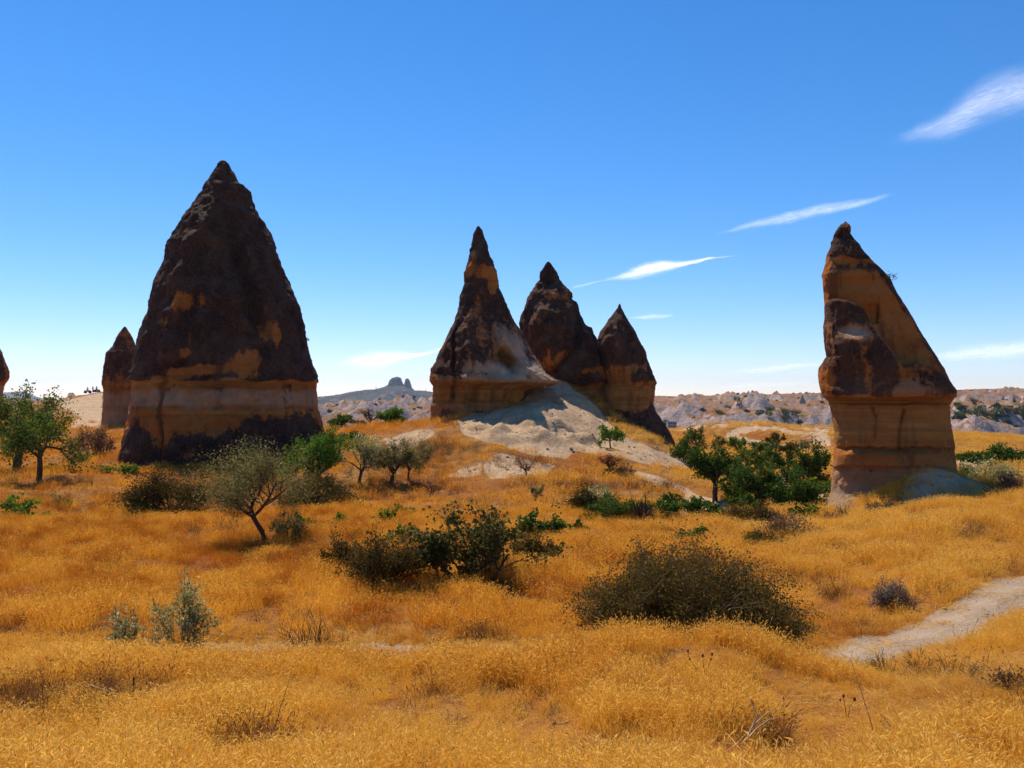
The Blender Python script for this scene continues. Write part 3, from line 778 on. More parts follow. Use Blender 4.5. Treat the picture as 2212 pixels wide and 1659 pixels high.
def bad_z(x, y):
    z = bad_base(x, y); z0 = z
    u = x / y
    big = fbm(x * .004, y * .003, .5, 3)
    terr = fbm(x * .006 + 9, y * .008, 2.5, 3)
    z = z + 6 * big + 7 * np.tanh(6 * terr)
    rough = .4 + .6 * sstep(-.25, .25, fbm(x * .005 + 30, y * .005, 7.7, 3))
    z = z + rough * 15.0 * (ridged(x * .022 + .3 * fbm(x * .01, y * .01, 4.4, 2), y * .012, 1.1, 5) - .5)
    # many eroded cones
    cs = 30.0
    gx = np.floor(x / cs); gy = np.floor(y / cs)
    best = np.zeros_like(z)
    for dx in (-1, 0, 1):
        for dy in (-1, 0, 1):
            ix = (gx + dx).astype(np.int64); iy = (gy + dy).astype(np.int64)
            h = (ix * 73856093 ^ iy * 19349663) & 0xffffff
            r1 = (h % 997) / 997.0; r2 = (h // 997 % 991) / 991.0; r3 = (h // 7 % 983) / 983.0; r4 = (h // 31 % 977) / 977.0
            cx = (ix + .15 + .7 * r1) * cs; cy = (iy + .15 + .7 * r2) * cs
            rad = 5 + 15 * r3
            d = np.hypot(x - cx, (y - cy)) / rad
            wob = 1 + .22 * np.sin(np.arctan2(y - cy, x - cx) * 5 + r4 * 9)
            hh = rad * (.4 + .75 * r4) * np.clip(1 - d * wob, 0, 1) ** .85 * (r3 * 1.7 % 1 > .42)
            best = np.maximum(best, hh)
    z = z + best * (.25 + .75 * rough)
    z = z + 2.2 * fbm(x * .07, y * .07, 3.3, 3)
    z = z0 + (z - z0) * (1 - .85 * sstep(1450, 1850, y))
    edge = sstep(430, 560, y)
    return z * edge + (1 - edge) * (CAMZ - 34)

def build_badlands():
    us = np.linspace(-.8, .8, 860); ys = np.exp(np.linspace(math.log(430), math.log(2350), 210))
    U, Yg = np.meshgrid(us, ys); X = U * Yg
    Z = bad_z(X, Yg)
    m = NT('badland_tuff')
    P = m.pos()
    nz = m.n('SeparateXYZ'); m.put(nz.inputs[0], m.n('NewGeometry').outputs['Normal'])
    n1 = m.noise(P, .012, 4); n2 = m.noise(P, .09, 5, .65); n3 = m.noise(P, .03, 4)
    pale = m.mix(m.ss(n1, .35, .65), (.31, .24, .215), (.42, .31, .265))
    pale = m.mix(m.ss(n2, .55, .75), pale, (.20, .15, .13))
    flat = m.mix(m.ss(n3, .35, .65), (.26, .105, .034), (.31, .165, .07))
    flat = m.mix(m.ss(n2, .56, .66), flat, (.075, .085, .03))
    f = m.ss(m.math('ADD', nz.outputs[2], m.math('MULTIPLY', m.math('SUBTRACT', n2, .5), .35)), .84, .97)
    c = m.mix(f, pale, flat)
    n4 = m.noise(m.vmul(P, (1, .5, .35)), .28, 5, .7)
    c = m.mix(m.math('MULTIPLY', m.ss(n4, .52, .66), .5), c, (.15, .11, .095))
    sh = m.bsdf(c, .95, m.bump(m.math('ADD', n2, n4), .9, 4.0))
    o = mesh_np('badlands_terrain', np.stack([X, Yg, Z], -1), grid_faces(len(ys), len(us)), m.done(sh), True)
    tag(o, 'pale eroded badlands with ochre terraces across the valley', kind='structure')
build_badlands()

FARROCK = None
def far_rock_mat():
    m = NT('far_cone_tuff'); P = m.pos()
    n1 = m.noise(P, .06, 4); n2 = m.noise(m.vmul(P, (1, 1, .25)), .35, 5, .65)
    c = m.mix(m.ss(n1, .35, .65), (.21, .165, .15), (.33, .265, .24))
    c = m.mix(m.ss(n2, .52, .75), c, (.13, .10, .09))
    return m.done(m.bsdf(c, .95, m.bump(n2, .8, 1.5)))
FARROCK = far_rock_mat()

def cone_mesh(seed):
    rs = np.random.RandomState(seed)
    nr, na = 18, 28
    t = np.linspace(0, 1, nr)[:, None]; th = np.arange(na)[None] / na * 2 * math.pi
    r = t ** (.8 + .3 * rs.rand()) * (1 + .10 * np.sin(3 * th + rs.rand() * 6) + .07 * np.sin(7 * th + 3 * t))
    x = r * np.cos(th) * .5; y = r * np.sin(th) * .5; z = 1.08 - t * 1.38 + 0 * th
    n = fbm(x * 4 + seed, y * 4, z * 2, 4) * .07 * t
    return mesh_np('tuff_cone_shape', np.stack([x * (1 + n * 2), y * (1 + n * 2), z], -1), grid_faces(nr, na, True)[:, ::-1], FARROCK, True, link=False).data
CONES = [cone_mesh(i) for i in range(4)]
FARC = [(1733, 886, 34, 32, 'large dark pointed tuff cone far away, just left of the leaning pinnacle'), (1640, 908, 40, 30, 'wide dark tuff pyramid above the pale dirt ridge in the valley'),
        (1617, 883, 28, 17, 'blunt grey tuff cone above the wide pyramid in the valley'), (1667, 887, 20, 14, 'small tuff cone just right of the wide valley pyramid'), (1564, 872, 12, 10, None), (1540, 914, 22, 16, 'jagged tuff cone left of the wide valley pyramid'), (1468, 876, 10, 12, None), (1439, 874, 10, 9, None),
        (2079, 901, 38, 25, 'rounded brown tuff dome right beside the leaning pinnacle'), (2101, 899, 32, 26, 'dark tuff dome second from the leaning pinnacle'), (2113, 876, 15, 17, None), (2153, 877, 18, 13, None), (2189, 887, 28, 33, 'tall dark tuff spire near the right edge of the view'), (2166, 867, 13, 13, None),
        (824, 870, 8, 9, None), (855, 868, 9, 10, None), (759, 905, 10, 12, None), (881, 908, 11, 10, None), (720, 900, 12, 15, None), (909, 893, 8, 15, None), (1500, 893, 12, 12, None), (1590, 898, 14, 10, None), (1700, 899, 16, 10, None), (2140, 892, 16, 14, None)]
def far_point(px, py):
    ys = np.exp(np.linspace(math.log(600), math.log(2250), 300)); u = np.full_like(ys, (px - 1106) / FPX)
    k = int(np.argmin(np.abs(bad_py(u, ys) - py)))
    return float(u[k] * ys[k]), float(ys[k])
for i, (px, py, w, h, lab) in enumerate(FARC):
    x, y = far_point(px, py)
    zb = float(at(px, py, y)[2])
    o = bpy.data.objects.new('tuff_cone', CONES[i % 4]); COL.objects.link(o)
    o.location = (x, y, zb); o.scale = (w * y / FPX, w * y / FPX, h * y / FPX); o.rotation_euler = (0, 0, i * 1.3)
    tag(o, lab or 'small far tuff cone among the pale badlands', 'rock', 'tuff cones far across the valley')

# ------------------------------------------------------------------ castle hill on the skyline
HY = 4500.0
_hx = [520, 600, 660, 686, 722, 767, 797, 812, 830, 841, 870, 888, 895, 920, 932, 1000, 1080, 1180]
_hy = [868, 864, 861, 859, 855, 846, 843, 841, 836, 832, 834, 840, 844, 845, 846.6, 851, 860, 870]
def build_hill():
    pxs = np.linspace(520, 1180, 420); ys = np.linspace(3500, 5200, 90)
    PX, Yg = np.meshgrid(pxs, ys)
    crest = np.interp(PX, _hx, _hy)
    s = sstep(3500, HY, Yg)
    back = sstep(HY, 5200, Yg)
    py = 892 * (1 - s) + crest * s + back * 8
    p = at(PX, py, Yg)
    X, Z = p[..., 0], p[..., 2]
    Z = Z + (20 * (ridged(X * .006, Yg * .004, .3, 4) - .6) + 6 * fbm(X * .03, Yg * .03, 2.2, 3)) * (1 - .5 * sstep(4250, 4480, Yg))
    m = NT('hill_rock'); P = m.pos()
    n1 = m.noise(P, .004, 4); n2 = m.noise(P, .03, 5, .7); n3 = m.noise(P, .012, 3)
    c = m.mix(m.ss(n1, .4, .6), (.035, .035, .026), (.07, .06, .045))
    c = m.mix(m.ss(n2, .5, .68), c, (.05, .06, .035))
    c = m.mix(m.ss(n3, .56, .66), c, (.17, .11, .075))
    n5 = m.noise(P, .055, 3, .6)
    c = m.mix(m.ss(n5, .64, .68), c, (.34, .29, .25))
    o = mesh_np('hill', np.stack([X, Yg, Z], -1), grid_faces(len(ys), len(pxs)), m.done(m.bsdf(c, .95, m.bump(n2, 1.0, 20))), True)
    tag(o, 'distant blue grey hill on the skyline', kind='structure')
    return o
build_hill()
CASTLE = plain('castle_rock', (.13, .10, .075), .95, var=.4, scale=.06)
def far_loft(name, prof, Yc, parent, seed):
    prof = np.array(prof, float); na = 40
    rows = np.linspace(prof[0, 0], prof[-1, 0], 26)
    L = at(np.interp(rows, prof[:, 0], prof[:, 1]), rows, Yc); Rr = at(np.interp(rows, prof[:, 0], prof[:, 2]), rows, Yc)
    th = np.arange(na) / na * 2 * math.pi
    xc = (L[:, 0] + Rr[:, 0]) / 2; rx = (Rr[:, 0] - L[:, 0]) / 2
    X = xc[:, None] + rx[:, None] * np.cos(th); Y = Yc + .8 * rx[:, None] * np.sin(th); Z = np.repeat(L[:, 2:3], na, 1)
    n = 1 + .22 * fbm(X * .05 + seed, Y * .05, Z * .05, 3)
    v = np.stack([xc[:, None] + (X - xc[:, None]) * n, Yc + (Y - Yc) * n, Z], -1)
    base = np.array(parent.location)
    v = np.concatenate([v.reshape(-1, 3), [v[0].mean(0) + [0, 0, 1]]]) - base
    q = np.arange(na)
    f = np.concatenate([grid_faces(len(rows), na, True)[:, ::-1], np.stack([q, (q + 1) % na, np.full(na, len(v) - 1), np.full(na, len(v) - 1)], -1)])
    return mesh_np(name, v, f, CASTLE, True, parent=parent)
ct_ = empty('rock_castle', at(862, 846, HY - 40))
tag(ct_, 'rock castle with two blunt towers crowning the distant hill', 'castle')
far_loft('main_rock', [(814, 855, 861), (817, 847, 866), (822, 842, 868), (829, 840, 870), (836, 836, 873), (852, 828, 880)], HY - 60, ct_, 1)
far_loft('side_tower', [(818, 876, 882), (823, 874, 885), (830, 873, 887), (838, 871, 891), (846, 869, 896), (853, 867, 900)], HY - 90, ct_, 5)
WHITE = plain('pale_masonry', (.55, .50, .44), .8, var=.1, scale=.3)
for px, y0, y1, lab in ((812.4, 834, 847, 'thin minaret on the distant hill left of the castle'), (919.6, 840, 851, 'thin minaret on the distant hill right of the castle')):
    b = at(px, y1, HY - 30); h = (y1 - y0) / FPX * HY
    t = empty('minaret', b); tag(t, lab, 'tower')
    mb = MB(); mb.tube([(0, 0, -3), (0, 0, h * .72)], [1.7, 1.5], 10); mb.build('shaft', WHITE, t)
    mb = MB(); mb.tube([(0, 0, h * .62), (0, 0, h * .64), (0, 0, h * .66)], [1.6, 2.6, 2.6], 10); mb.build('balcony', WHITE, t)
    mb = MB(); mb.tube([(0, 0, h * .72), (0, 0, h)], [1.6, .1], 10); mb.build('spire', CASTLE, t)
# mesa beyond, far left
def build_mesa():
    pxs = np.linspace(-120, 130, 120); ys = np.linspace(5200, 6200, 24)
    PX, Yg = np.meshgrid(pxs, ys)
    cr = np.interp(PX, [-120, 10, 20, 36, 56, 66, 80, 110, 130], [852, 849, 848, 846, 846, 852, 858, 864, 874])
    py = 884 + (cr - 884) * sstep(5200, 5700, Yg)
    p = at(PX, py, Yg)
    Z = p[..., 2] + 5 * fbm(p[..., 0] * .01, Yg * .01, .7, 3)
    o = mesh_np('mesa', np.stack([p[..., 0], Yg, Z], -1), grid_faces(24, 120), plain('mesa_rock', (.16, .14, .13), .95, scale=.01, var=.3), True)
    tag(o, 'distant blue flat-topped hill at the left horizon', kind='structure')
build_mesa()

# houses in the valley
CONC = plain('raw_concrete', (.30, .28, .26), .9, var=.15, scale=.4)
DARKW = plain('opening_shade', (.02, .02, .025), .6, var=.1)  # shade inside the window openings, given as near-black boxes
ROOFM = plain('roof_tile', (.30, .11, .06), .9, var=.25, scale=1)
def house(px, py, w, h, lab, storeys=2, cols=4, pitched=False, mat=None, rz=0.0):
    x, y = far_point(px, py)
    z = float(at(px, py, y)[2]); W = w * y / FPX; H = h * y / FPX; D = W * .8
    t = empty('house', (x, y - 15, z)); t.rotation_euler = (0, 0, rz)
    tag(t, lab, 'house', 'houses in the valley')
    mb = MB(); mb.box((0, 0, H / 2 - 2), (W, D, H + 4)); mb.build('wall', mat or CONC, t)
    if pitched:
        v = [(-W*.56,-D*.56,H),(W*.56,-D*.56,H),(W*.56,D*.56,H),(-W*.56,D*.56,H),(-W*.3,0,H*1.35),(W*.3,0,H*1.35)]
        mesh_np('roof', v, [[0,1,5,4],[2,3,4,5],[1,2,5,5],[3,0,4,4]], ROOFM, False, parent=t)
    else:
        mb = MB(); mb.box((0, 0, H + .2), (W * 1.06, D * 1.06, .45)); mb.build('roof', mat or CONC, t)
    for s in range(storeys):
        for c in range(cols):
            mb = MB(); mb.box((-W / 2 + (c + .5) * W / cols, -D / 2 - .02, (s + .5) * H / storeys), (W / cols * .55, .3, H / storeys * .5)); mb.build('window', DARKW, t)
house(1443, 923, 18, 13, 'unfinished grey concrete house with empty windows near the trio of cones')
house(2208, 962, 22, 12, 'pale house among trees at the right edge of the view', 2, 3, True, WHITE, .2)
_rh = random.Random(5)
for i in range(16):
    px = _rh.choice([_rh.uniform(730, 780), _rh.uniform(880, 930), _rh.uniform(880, 930)]); py = _rh.uniform(906, 917)
    house(px, py, _rh.uniform(5, 8), _rh.uniform(3, 4.5), 'tiny far house in the valley below the castle hill', 1, 3, i % 3 == 0, WHITE if i % 4 == 0 else CONC, _rh.uniform(-.4, .4))

# scrub scattered over the badlands
def leaf_blob(rs, n, c, r):
    p = rs.normal(size=(n, 3)); p /= np.linalg.norm(p, axis=1, keepdims=True); p *= rs.rand(n, 1) ** .4 * r
    p[:, 2] = np.abs(p[:, 2]) * .9
    d = rs.normal(size=(n, 3)); d /= np.linalg.norm(d, axis=1, keepdims=True)
    e = np.cross(d, rs.normal(size=(n, 3))); e /= np.linalg.norm(e, axis=1, keepdims=True)
    s = r * .33
    q = np.stack([p - d * s, p + e * s, p + d * s, p - e * s], 1) + c
    return q
def far_scrub():
    rs = np.random.RandomState(3); V = []
    for i in range(900):
        if i < 420: px, py = rs.uniform(1420, 2230), rs.uniform(862, 925)
        elif i < 640: px, py = rs.uniform(2060, 2230), rs.uniform(896, 950)
        else: px, py = rs.uniform(690, 935), rs.uniform(868, 918)
        if i < 420 and rs.rand() < .4: py = float(bad_py(np.array([(px - 1106) / FPX]), np.array([rs.uniform(1850, 2100)]))[0])
        x, y = far_point(px, py)
        y += rs.uniform(-30, 30); x = (px - 1106) / FPX * y
        z = float(bad_z(np.array([[x]]), np.array([[y]]))[0, 0])
        r = rs.uniform(1.2, 3.6)
        V.append(leaf_blob(rs, 46, np.array([x, y, z - .3]), r))
    V = np.concatenate(V).reshape(-1, 3); f = np.arange(len(V)).reshape(-1, 4)
    o = mesh_np('distant_scrub', V, f, plain('scrub_leaves', (.055, .07, .025), .9, var=.4, scale=.05), False)
    tag(o, 'dark green scrub dotted over the far badlands', 'scrub', kind='stuff')
far_scrub()

# ------------------------------------------------------------------ high cirrus, thin layered sheets of ice cloud
def cloud(cx, cy, length, thick, tilt, H, label, dens=1.0, seed=0, fil=1.0, shape='streak'):
    nu, nv = 70, 26
    u = np.linspace(-1, 1, nu)[None]; v = np.linspace(-1, 1, nv)[:, None]
    a = math.radians(tilt)
    V = []; F = []; A = []; UU = []; VV = []
    for l in range(1):
        px = cx + u * length * math.cos(a) + v * thick * math.sin(a)
        py = cy - u * length * math.sin(a) + v * thick * math.cos(a)
        el = np.arctan2((868 - py) / FPX, 1)
        Y = (H + l * 35) / np.tan(el)
        p = at(px, py, Y)
        p[..., 2] += 25 * fbm(p[..., 0] * .002, p[..., 1] * .002, l + seed, 3)
        F.append(grid_faces(nu and nv, nu) + l * nu * nv)
        V.append(p.reshape(-1, 3))
        UU.append(np.broadcast_to(u * length + seed * 300, (nv, nu)).ravel()); VV.append(np.broadcast_to(v * thick + l * 7 + 0 * u, (nv, nu)).ravel())
        wv = (.14 + .86 * np.exp(-((u + .35) / .42) ** 2)) if shape == 'streak' else (.22 + .78 * np.clip((u + 1) / 1.5, 0, 1)) if shape == 'fan' else (.5 + .5 * np.cos(u * 2.2))
        vv = v + .10 * np.sin(u * 3.3 + seed) + .06 * np.sin(u * 7.7 + 2 * seed)
        e = np.clip(1 - np.abs(u + .06 * np.sin(6 * v + seed)) ** 3, 0, 1) * np.exp(-2.2 * (vv / wv) ** 2) * np.clip(1 - np.abs(v) ** 6, 0, 1)
        A.append((e).ravel())
    m = NT('cirrus')
    cmb = m.n('CombineXYZ'); m.put(cmb.inputs[0], m.attr('cu')); m.put(cmb.inputs[1], m.attr('cv'))
    n1 = m.noise(m.vmul(cmb.outputs[0], (.012, .06, 1)), 1.0, 7, .68, 1.2); n2 = m.noise(m.vmul(cmb.outputs[0], (.03 * fil, .35, 1)), 1.0, 5, .65, .5)
    d = m.math('MULTIPLY', m.attr('env'), m.math('ADD', m.math('MULTIPLY', n1, .9), m.math('MULTIPLY', n2, .6)))
    al = m.math('MINIMUM', m.math('MULTIPLY', m.ss(d, .08, 1.45), 1.0 * dens), .97)
    tl = m.n('BsdfTranslucent'); tl.inputs['Color'].default_value = (.99, .99, .99, 1)
    df = m.n('BsdfDiffuse'); df.inputs['Color'].default_value = (.99, .99, .99, 1)
    body = m.shmix(.08, tl.outputs[0], df.outputs[0])
    tr = m.n('BsdfTransparent')
    mat = m.done(m.shmix(al, tr.outputs[0], body))
    o = mesh_np('cloud', np.concatenate(V), np.concatenate(F), mat, True, {'cu': np.concatenate(UU), 'cv': np.concatenate(VV), 'env': np.concatenate(A)})
    tag(o, label, 'cloud', 'wisps of cirrus')
    return o
cloud(2150, 222, 245, 92, 20, 3600, 'broad fanned white cirrus streak at the upper right edge', .62, 1, 1, 'fan')
cloud(1455, 574, 160, 24, 11, 3000, 'small bright white cloud streak right of the trio of cones', 1.7, 2)
cloud(1740, 462, 215, 20, 13, 3300, 'long thin broken cirrus line above the leaning pinnacle', .62, 3, 2.5, 'band')
cloud(860, 770, 150, 34, 10, 1500, 'bright white cloud low between the largest cone and the spire', 1.7, 4)
cloud(2160, 755, 190, 30, 6, 1600, 'flat cloud band right of the leaning pinnacle', .85, 5, 1, 'band')
cloud(1680, 795, 130, 12, 5, 1500, 'faint low cloud band left of the leaning pinnacle', .6, 6, 1, 'band')
cloud(1410, 684, 55, 9, 2, 2200, 'faint little cloud beside the shorter cone', .7, 7, 1, 'band')
cloud(1650, 832, 140, 9, 3, 1000, 'faint hazy cloud just above the horizon', .45, 8, 1, 'band')
cloud(1280, 612, 60, 6, 14, 2600, 'thin wisp trailing beside the middle cone', .5, 9, 2)

# ------------------------------------------------------------------ air
def haze():
    mb = MB()
    mb.box((0, 3300, 60), (11000, 6900, 260))
    m = NT('haze_air')
    v = m.n('VolumePrincipled')
    v.inputs['Color'].default_value = (.66, .82, 1.0, 1)
    v.inputs['Density'].default_value = 0.000055
    v.inputs['Anisotropy'].default_value = 0.0
    m.t.links.new(v.outputs[0], m.out.inputs['Volume'])
    o = mb.build('haze', m.m)
    tag(o, 'thin blue daylight haze filling the valley', 'haze', kind='stuff')
haze()
# ------------------------------------------------------------------ vegetation
def leaf_mat(name, ca, cb, cc=None, trans=.35, rough=.55):
    m = NT(name)
    t = m.attr('tint')
    n = m.noise(m.pos(), .8, 3)
    c = m.mix(t, ca, cb)
    if cc: c = m.mix(m.ss(m.math('ADD', t, m.math('MULTIPLY', n, .6)), .95, 1.25), c, cc)
    p = m.bsdf(c, rough, spec=.08)
    tl = m.n('BsdfTranslucent'); m.put(tl.inputs['Color'], c)
    return m.done(m.shmix(trans, p, tl.outputs[0]))
BARK = plain('bark', (.075, .045, .03), .95, var=.35, scale=9)
BARKR = plain('bark_red', (.10, .05, .03), .95, var=.35, scale=9)
GREYB = plain('grey_twig', (.15, .11, .085), .95, var=.3, scale=7)
BLEACH = plain('bleached_twig', (.50, .38, .26), .95, var=.15, scale=7)
LM = {
    'green': leaf_mat('apricot_leaf', (.055, .105, .012), (.115, .18, .02), (.26, .22, .02)),
    'bright': leaf_mat('bright_leaf', (.06, .15, .01), (.13, .26, .015), (.25, .25, .02)),
    'deep': leaf_mat('deep_leaf', (.032, .068, .008), (.08, .14, .014), (.16, .18, .015)),
    'silver': leaf_mat('silver_leaf', (.14, .125, .026), (.28, .235, .065), (.42, .34, .14), .4),
    'sage': leaf_mat('sage_leaf', (.22, .22, .06), (.46, .42, .16), (.72, .64, .36), .45),
    'olive': leaf_mat('olive_bush_leaf', (.060, .042, .008), (.15, .098, .013), (.22, .11, .02), .35),
    'thorn': leaf_mat('thorn_bush_leaf', (.075, .055, .010), (.17, .12, .018), (.24, .12, .03), .35),
    'shrub': leaf_mat('oval_leaf', (.06, .066, .012), (.13, .125, .025), (.20, .15, .05), .35),
    'vine': leaf_mat('vine_leaf', (.06, .14, .012), (.16, .25, .02), (.30, .27, .02)),
    'vinedark': leaf_mat('vine_leaf_dark', (.028, .068, .008), (.07, .145, .014), (.13, .19, .015)),
    'dry': leaf_mat('dry_leaf', (.14, .075, .035), (.24, .13, .06), (.30, .18, .08), .3),
    'rust': leaf_mat('rust_leaf', (.22, .075, .03), (.34, .13, .05), None, .3),
    'lilac': leaf_mat('lilac_sage_leaf', (.17, .115, .085), (.28, .205, .15), (.32, .29, .18), .2),
}

def unit(v): return v / (np.linalg.norm(v, axis=-1, keepdims=True) + 1e-9)

def grow(rs, p, d, L, r, lev, mx, out, tips, up, wob, kids, ang, shrink, tipfrom=.35):
    k = 4
    pts = [p]; rad = [r]
    for i in range(k):
        d = unit(d + wob * rs.normal(size=3) + np.array([0, 0, up]))
        p = p + d * L / k
        pts.append(p); rad.append(max(r * (1 - .5 * (i + 1) / k), .002))
    out.append((np.array(pts), np.array(rad), lev))
    if lev >= mx - 1:
        for t in np.linspace(tipfrom, 1, 4):
            j = min(int(t * k), k - 1); f = t * k - j
            tips.append((pts[j] * (1 - f) + pts[j + 1] * f, d))
    if lev >= mx: return
    n = rs.randint(kids[0], kids[1] + 1)
    for i in range(n):
        t = .3 + .7 * (i + rs.rand()) / n
        j = min(int(t * k), k - 1); f = t * k - j
        q = pts[j] * (1 - f) + pts[j + 1] * f
        ax = unit(np.cross(d, rs.normal(size=3)))
        a = rs.uniform(*ang)
        nd = unit(d * math.cos(a) + ax * math.sin(a))
        grow(rs, q, nd, L * shrink * rs.uniform(.7, 1.25), rad[j] * .62, lev + 1, mx, out, tips, up, wob, kids, ang, shrink)

def tubes(br, sides):
    V = []; F = []; n = 0
    for pts, rad, lev in br:
        k = max(3, sides - lev)
        m = len(pts)
        t = unit(np.gradient(pts, axis=0))
        ref = np.where(np.abs(t[:, 2:3]) > .9, [[1., 0, 0]], [[0, 0, 1.]])
        a = unit(np.cross(t, ref)); b = np.cross(t, a)
        th = np.arange(k) / k * 2 * math.pi
        ring = pts[:, None] + rad[:, None, None] * (a[:, None] * np.cos(th)[None, :, None] + b[:, None] * np.sin(th)[None, :, None])
        V.append(ring.reshape(-1, 3)); F.append(grid_faces(m, k, True) + n); n += m * k
    return np.concatenate(V), np.concatenate(F)

def leaves(rs, P, D, size, asp, droop=0.2, up=.5):
    n = len(P)
    d = unit(D * .5 + rs.normal(size=(n, 3)) * .8 + np.array([0, 0, -droop]))
    nr = unit(rs.normal(size=(n, 3)) * .8 + np.array([0, 0, up]))
    s = unit(np.cross(d, nr))
    L = size * rs.uniform(.6, 1.3, (n, 1)); W = L * asp
    nn = np.cross(s, d)
    q = np.stack([P, P + d * L * .45 + s * W + nn * W * .35, P + d * L, P + d * L * .45 - s * W + nn * W * .35], 1)
    return q.reshape(-1, 3), np.repeat(np.clip(rs.normal(.5, .28, n), 0, 1), 4)

def plant_arrays(kind, seed, w, h, n_leaf, lsize, lasp=.3, stems=None, lev=2, tr=.03, spread=None, lean=0.0, sides=6, hang=.2, flat=.8, scatter=None, sweep=None, dome=.4):
    """kind: tree (one bole), bush (many stems from the ground), vine (low sprawl), twig (bare stems)"""
    rs = np.random.RandomState(seed)
    br = []; tips = []
    if kind == 'tree':
        th = spread or .28
        p0 = np.array([0, 0, -.12 * 1.0]); k = 6
        pts = [p0]; d = unit(np.array([rs.normal(0, .12) + (sweep or 0), rs.normal(0, .1), 1.0]))
        for i in range(k):
            d = unit(d + rs.normal(size=3) * .09 + (np.array([-(sweep or 0) * .45, 0, 0]) if i > 2 else 0)); pts.append(pts[-1] + d * (th + .12) / k)
        rad = np.linspace(tr * 1.25, tr * .85, k + 1)
        br.append((np.array(pts), rad, 0))
        n = stems or 5
        a0 = rs.rand() * 6
        for i in range(n):
            a = a0 + i / n * 2 * math.pi + rs.normal(0, .25); e = rs.uniform(.45, 1.0)
            grow(rs, pts[-1 if i % 2 else -2], unit(np.array([math.cos(a), math.sin(a), e])), rs.uniform(.3, .45), tr * .62, 1, lev + 1, br, tips, .06, .16, (3, 5), (.45, .95), .62)
    elif kind in ('bush', 'twig'):
        n = stems or 18
        for i in range(n):
            a = rs.rand() * 6.28; e = rs.uniform(.35, 2.2)
            q = np.array([math.cos(a), math.sin(a), 0]) * rs.rand() * .16 * (w / max(h, .01))
            q[2] = -.05
            grow(rs, q, unit(np.array([math.cos(a), math.sin(a), e])), rs.uniform(.35, .6), tr * rs.uniform(.5, 1), 1, lev + 1, br, tips, .05, .14, (2, 4), (.3, .8), .6)
    elif kind == 'vine':
        n = stems or 7
        for i in range(n):
            a = rs.rand() * 6.28
            grow(rs, np.array([rs.normal(0, .12), rs.normal(0, .12), 0]), unit(np.array([math.cos(a), math.sin(a), .8])), rs.uniform(.3, .6), tr, 1, lev + 1, br, tips, -.10, .22, (2, 3), (.4, 1.0), .7)
    tp = np.array([t[0] for t in tips]); td = np.array([t[1] for t in tips])
    allp = np.concatenate([b[0] for b in br])
    lo = np.percentile(tp, 2, axis=0); hi = np.percentile(tp, 98, axis=0)
    ex = max(hi[0] - lo[0], 1e-3); ey = max(hi[1] - lo[1], 1e-3)
    sc = np.array([w / ex * .94, w * flat / ey * .94, h / max(hi[2], 1e-3) * .97])
    cx = (lo[0] + hi[0]) / 2; cy = (lo[1] + hi[1]) / 2
    def tf(p):
        p = np.array(p, float)
        f = np.clip(p[:, 2:3] / hi[2], 0, 1)
        p = p - np.array([cx, cy, 0]) * f
        p = p * sc
        p[:, 0] += lean * np.clip(p[:, 2] / h, 0, 1.2)
        return p
    rsc = (sc[0] * sc[2]) ** .5
    if kind in ('bush', 'twig') and dome:
        tf0 = tf
        def tf(p):
            p = tf0(p); p[:, 2] *= np.clip(1 - dome * (np.abs(p[:, 0] - lean * .5) / (w / 2)) ** 2, .25, 1); return p
    br2 = [(tf(b[0]), np.maximum(b[1] * rsc, .002 if lsize < .06 else .003 if lsize < .1 else .006), b[2]) for b in br]
    tp2 = tf(tp)
    V, F = tubes(br2, sides)
    if n_leaf:
        k = rs.randint(0, len(tp2), n_leaf)
        so = scatter if scatter is not None else .055
        off = rs.normal(size=(n_leaf, 3)) * np.array([w, w * flat, h]) * so
        P = tp2[k] + off; P[:, 2] = np.maximum(P[:, 2], .02)
        LV, T = leaves(rs, P, td[k], lsize, lasp, hang)
        # clumps of one hue
        tw = (fbm(P[:, 0] * 2.2 + seed, P[:, 1] * 2.2, P[:, 2] * 2.2, 2) * .35)
        T = np.clip(T + np.repeat(tw, 4), 0, 1)
        return V, F, LV, np.arange(len(LV)).reshape(-1, 4), T
    return V, F, None, None, None

VEG_N = [0]
def plant(name, label, cat, pos, arr, lmat, bmat, group=None, wood='trunk', crown='crown'):
    V, F, LV, LF, T = arr
    if LV is None:
        o = mesh_np(name, V, F, bmat, True); o.location = pos
        return tag(o, label, cat, group)
    t = empty(name, pos); tag(t, label, cat, group)
    mesh_np(wood, V, F, bmat, True, parent=t)
    mesh_np(crown, LV, LF, lmat, False, {'tint': T}, parent=t)
    return t

def veg(name, label, cat, px, py, w, h, kind, lm, n_leaf, lsize_px=4.0, Y=None, bm=None, group=None, wood=None, crown=None, **kw):
    pos = hit(px, py) if Y is None else foot(px, Y)
    VEG_N[0] += 1
    y = pos[1]; s = y / FPX
    W, H = w * s, h * s
    if Y is not None and py is not None:   # base hidden behind grass: keep the top where it is seen
        top = at(px, py - h, y)[2]; H = max(top - pos[2], .3)
    if 'lean' in kw: kw['lean'] *= s
    arr = plant_arrays(kind, VEG_N[0] * 17 + 3, W, H, n_leaf, lsize_px * s, **kw)
    return plant(name, label, cat, pos, arr, LM.get(lm), bm or BARK, group, wood or ('trunk' if kind == 'tree' else 'stems'), crown or ('crown' if kind == 'tree' else 'leaves'))

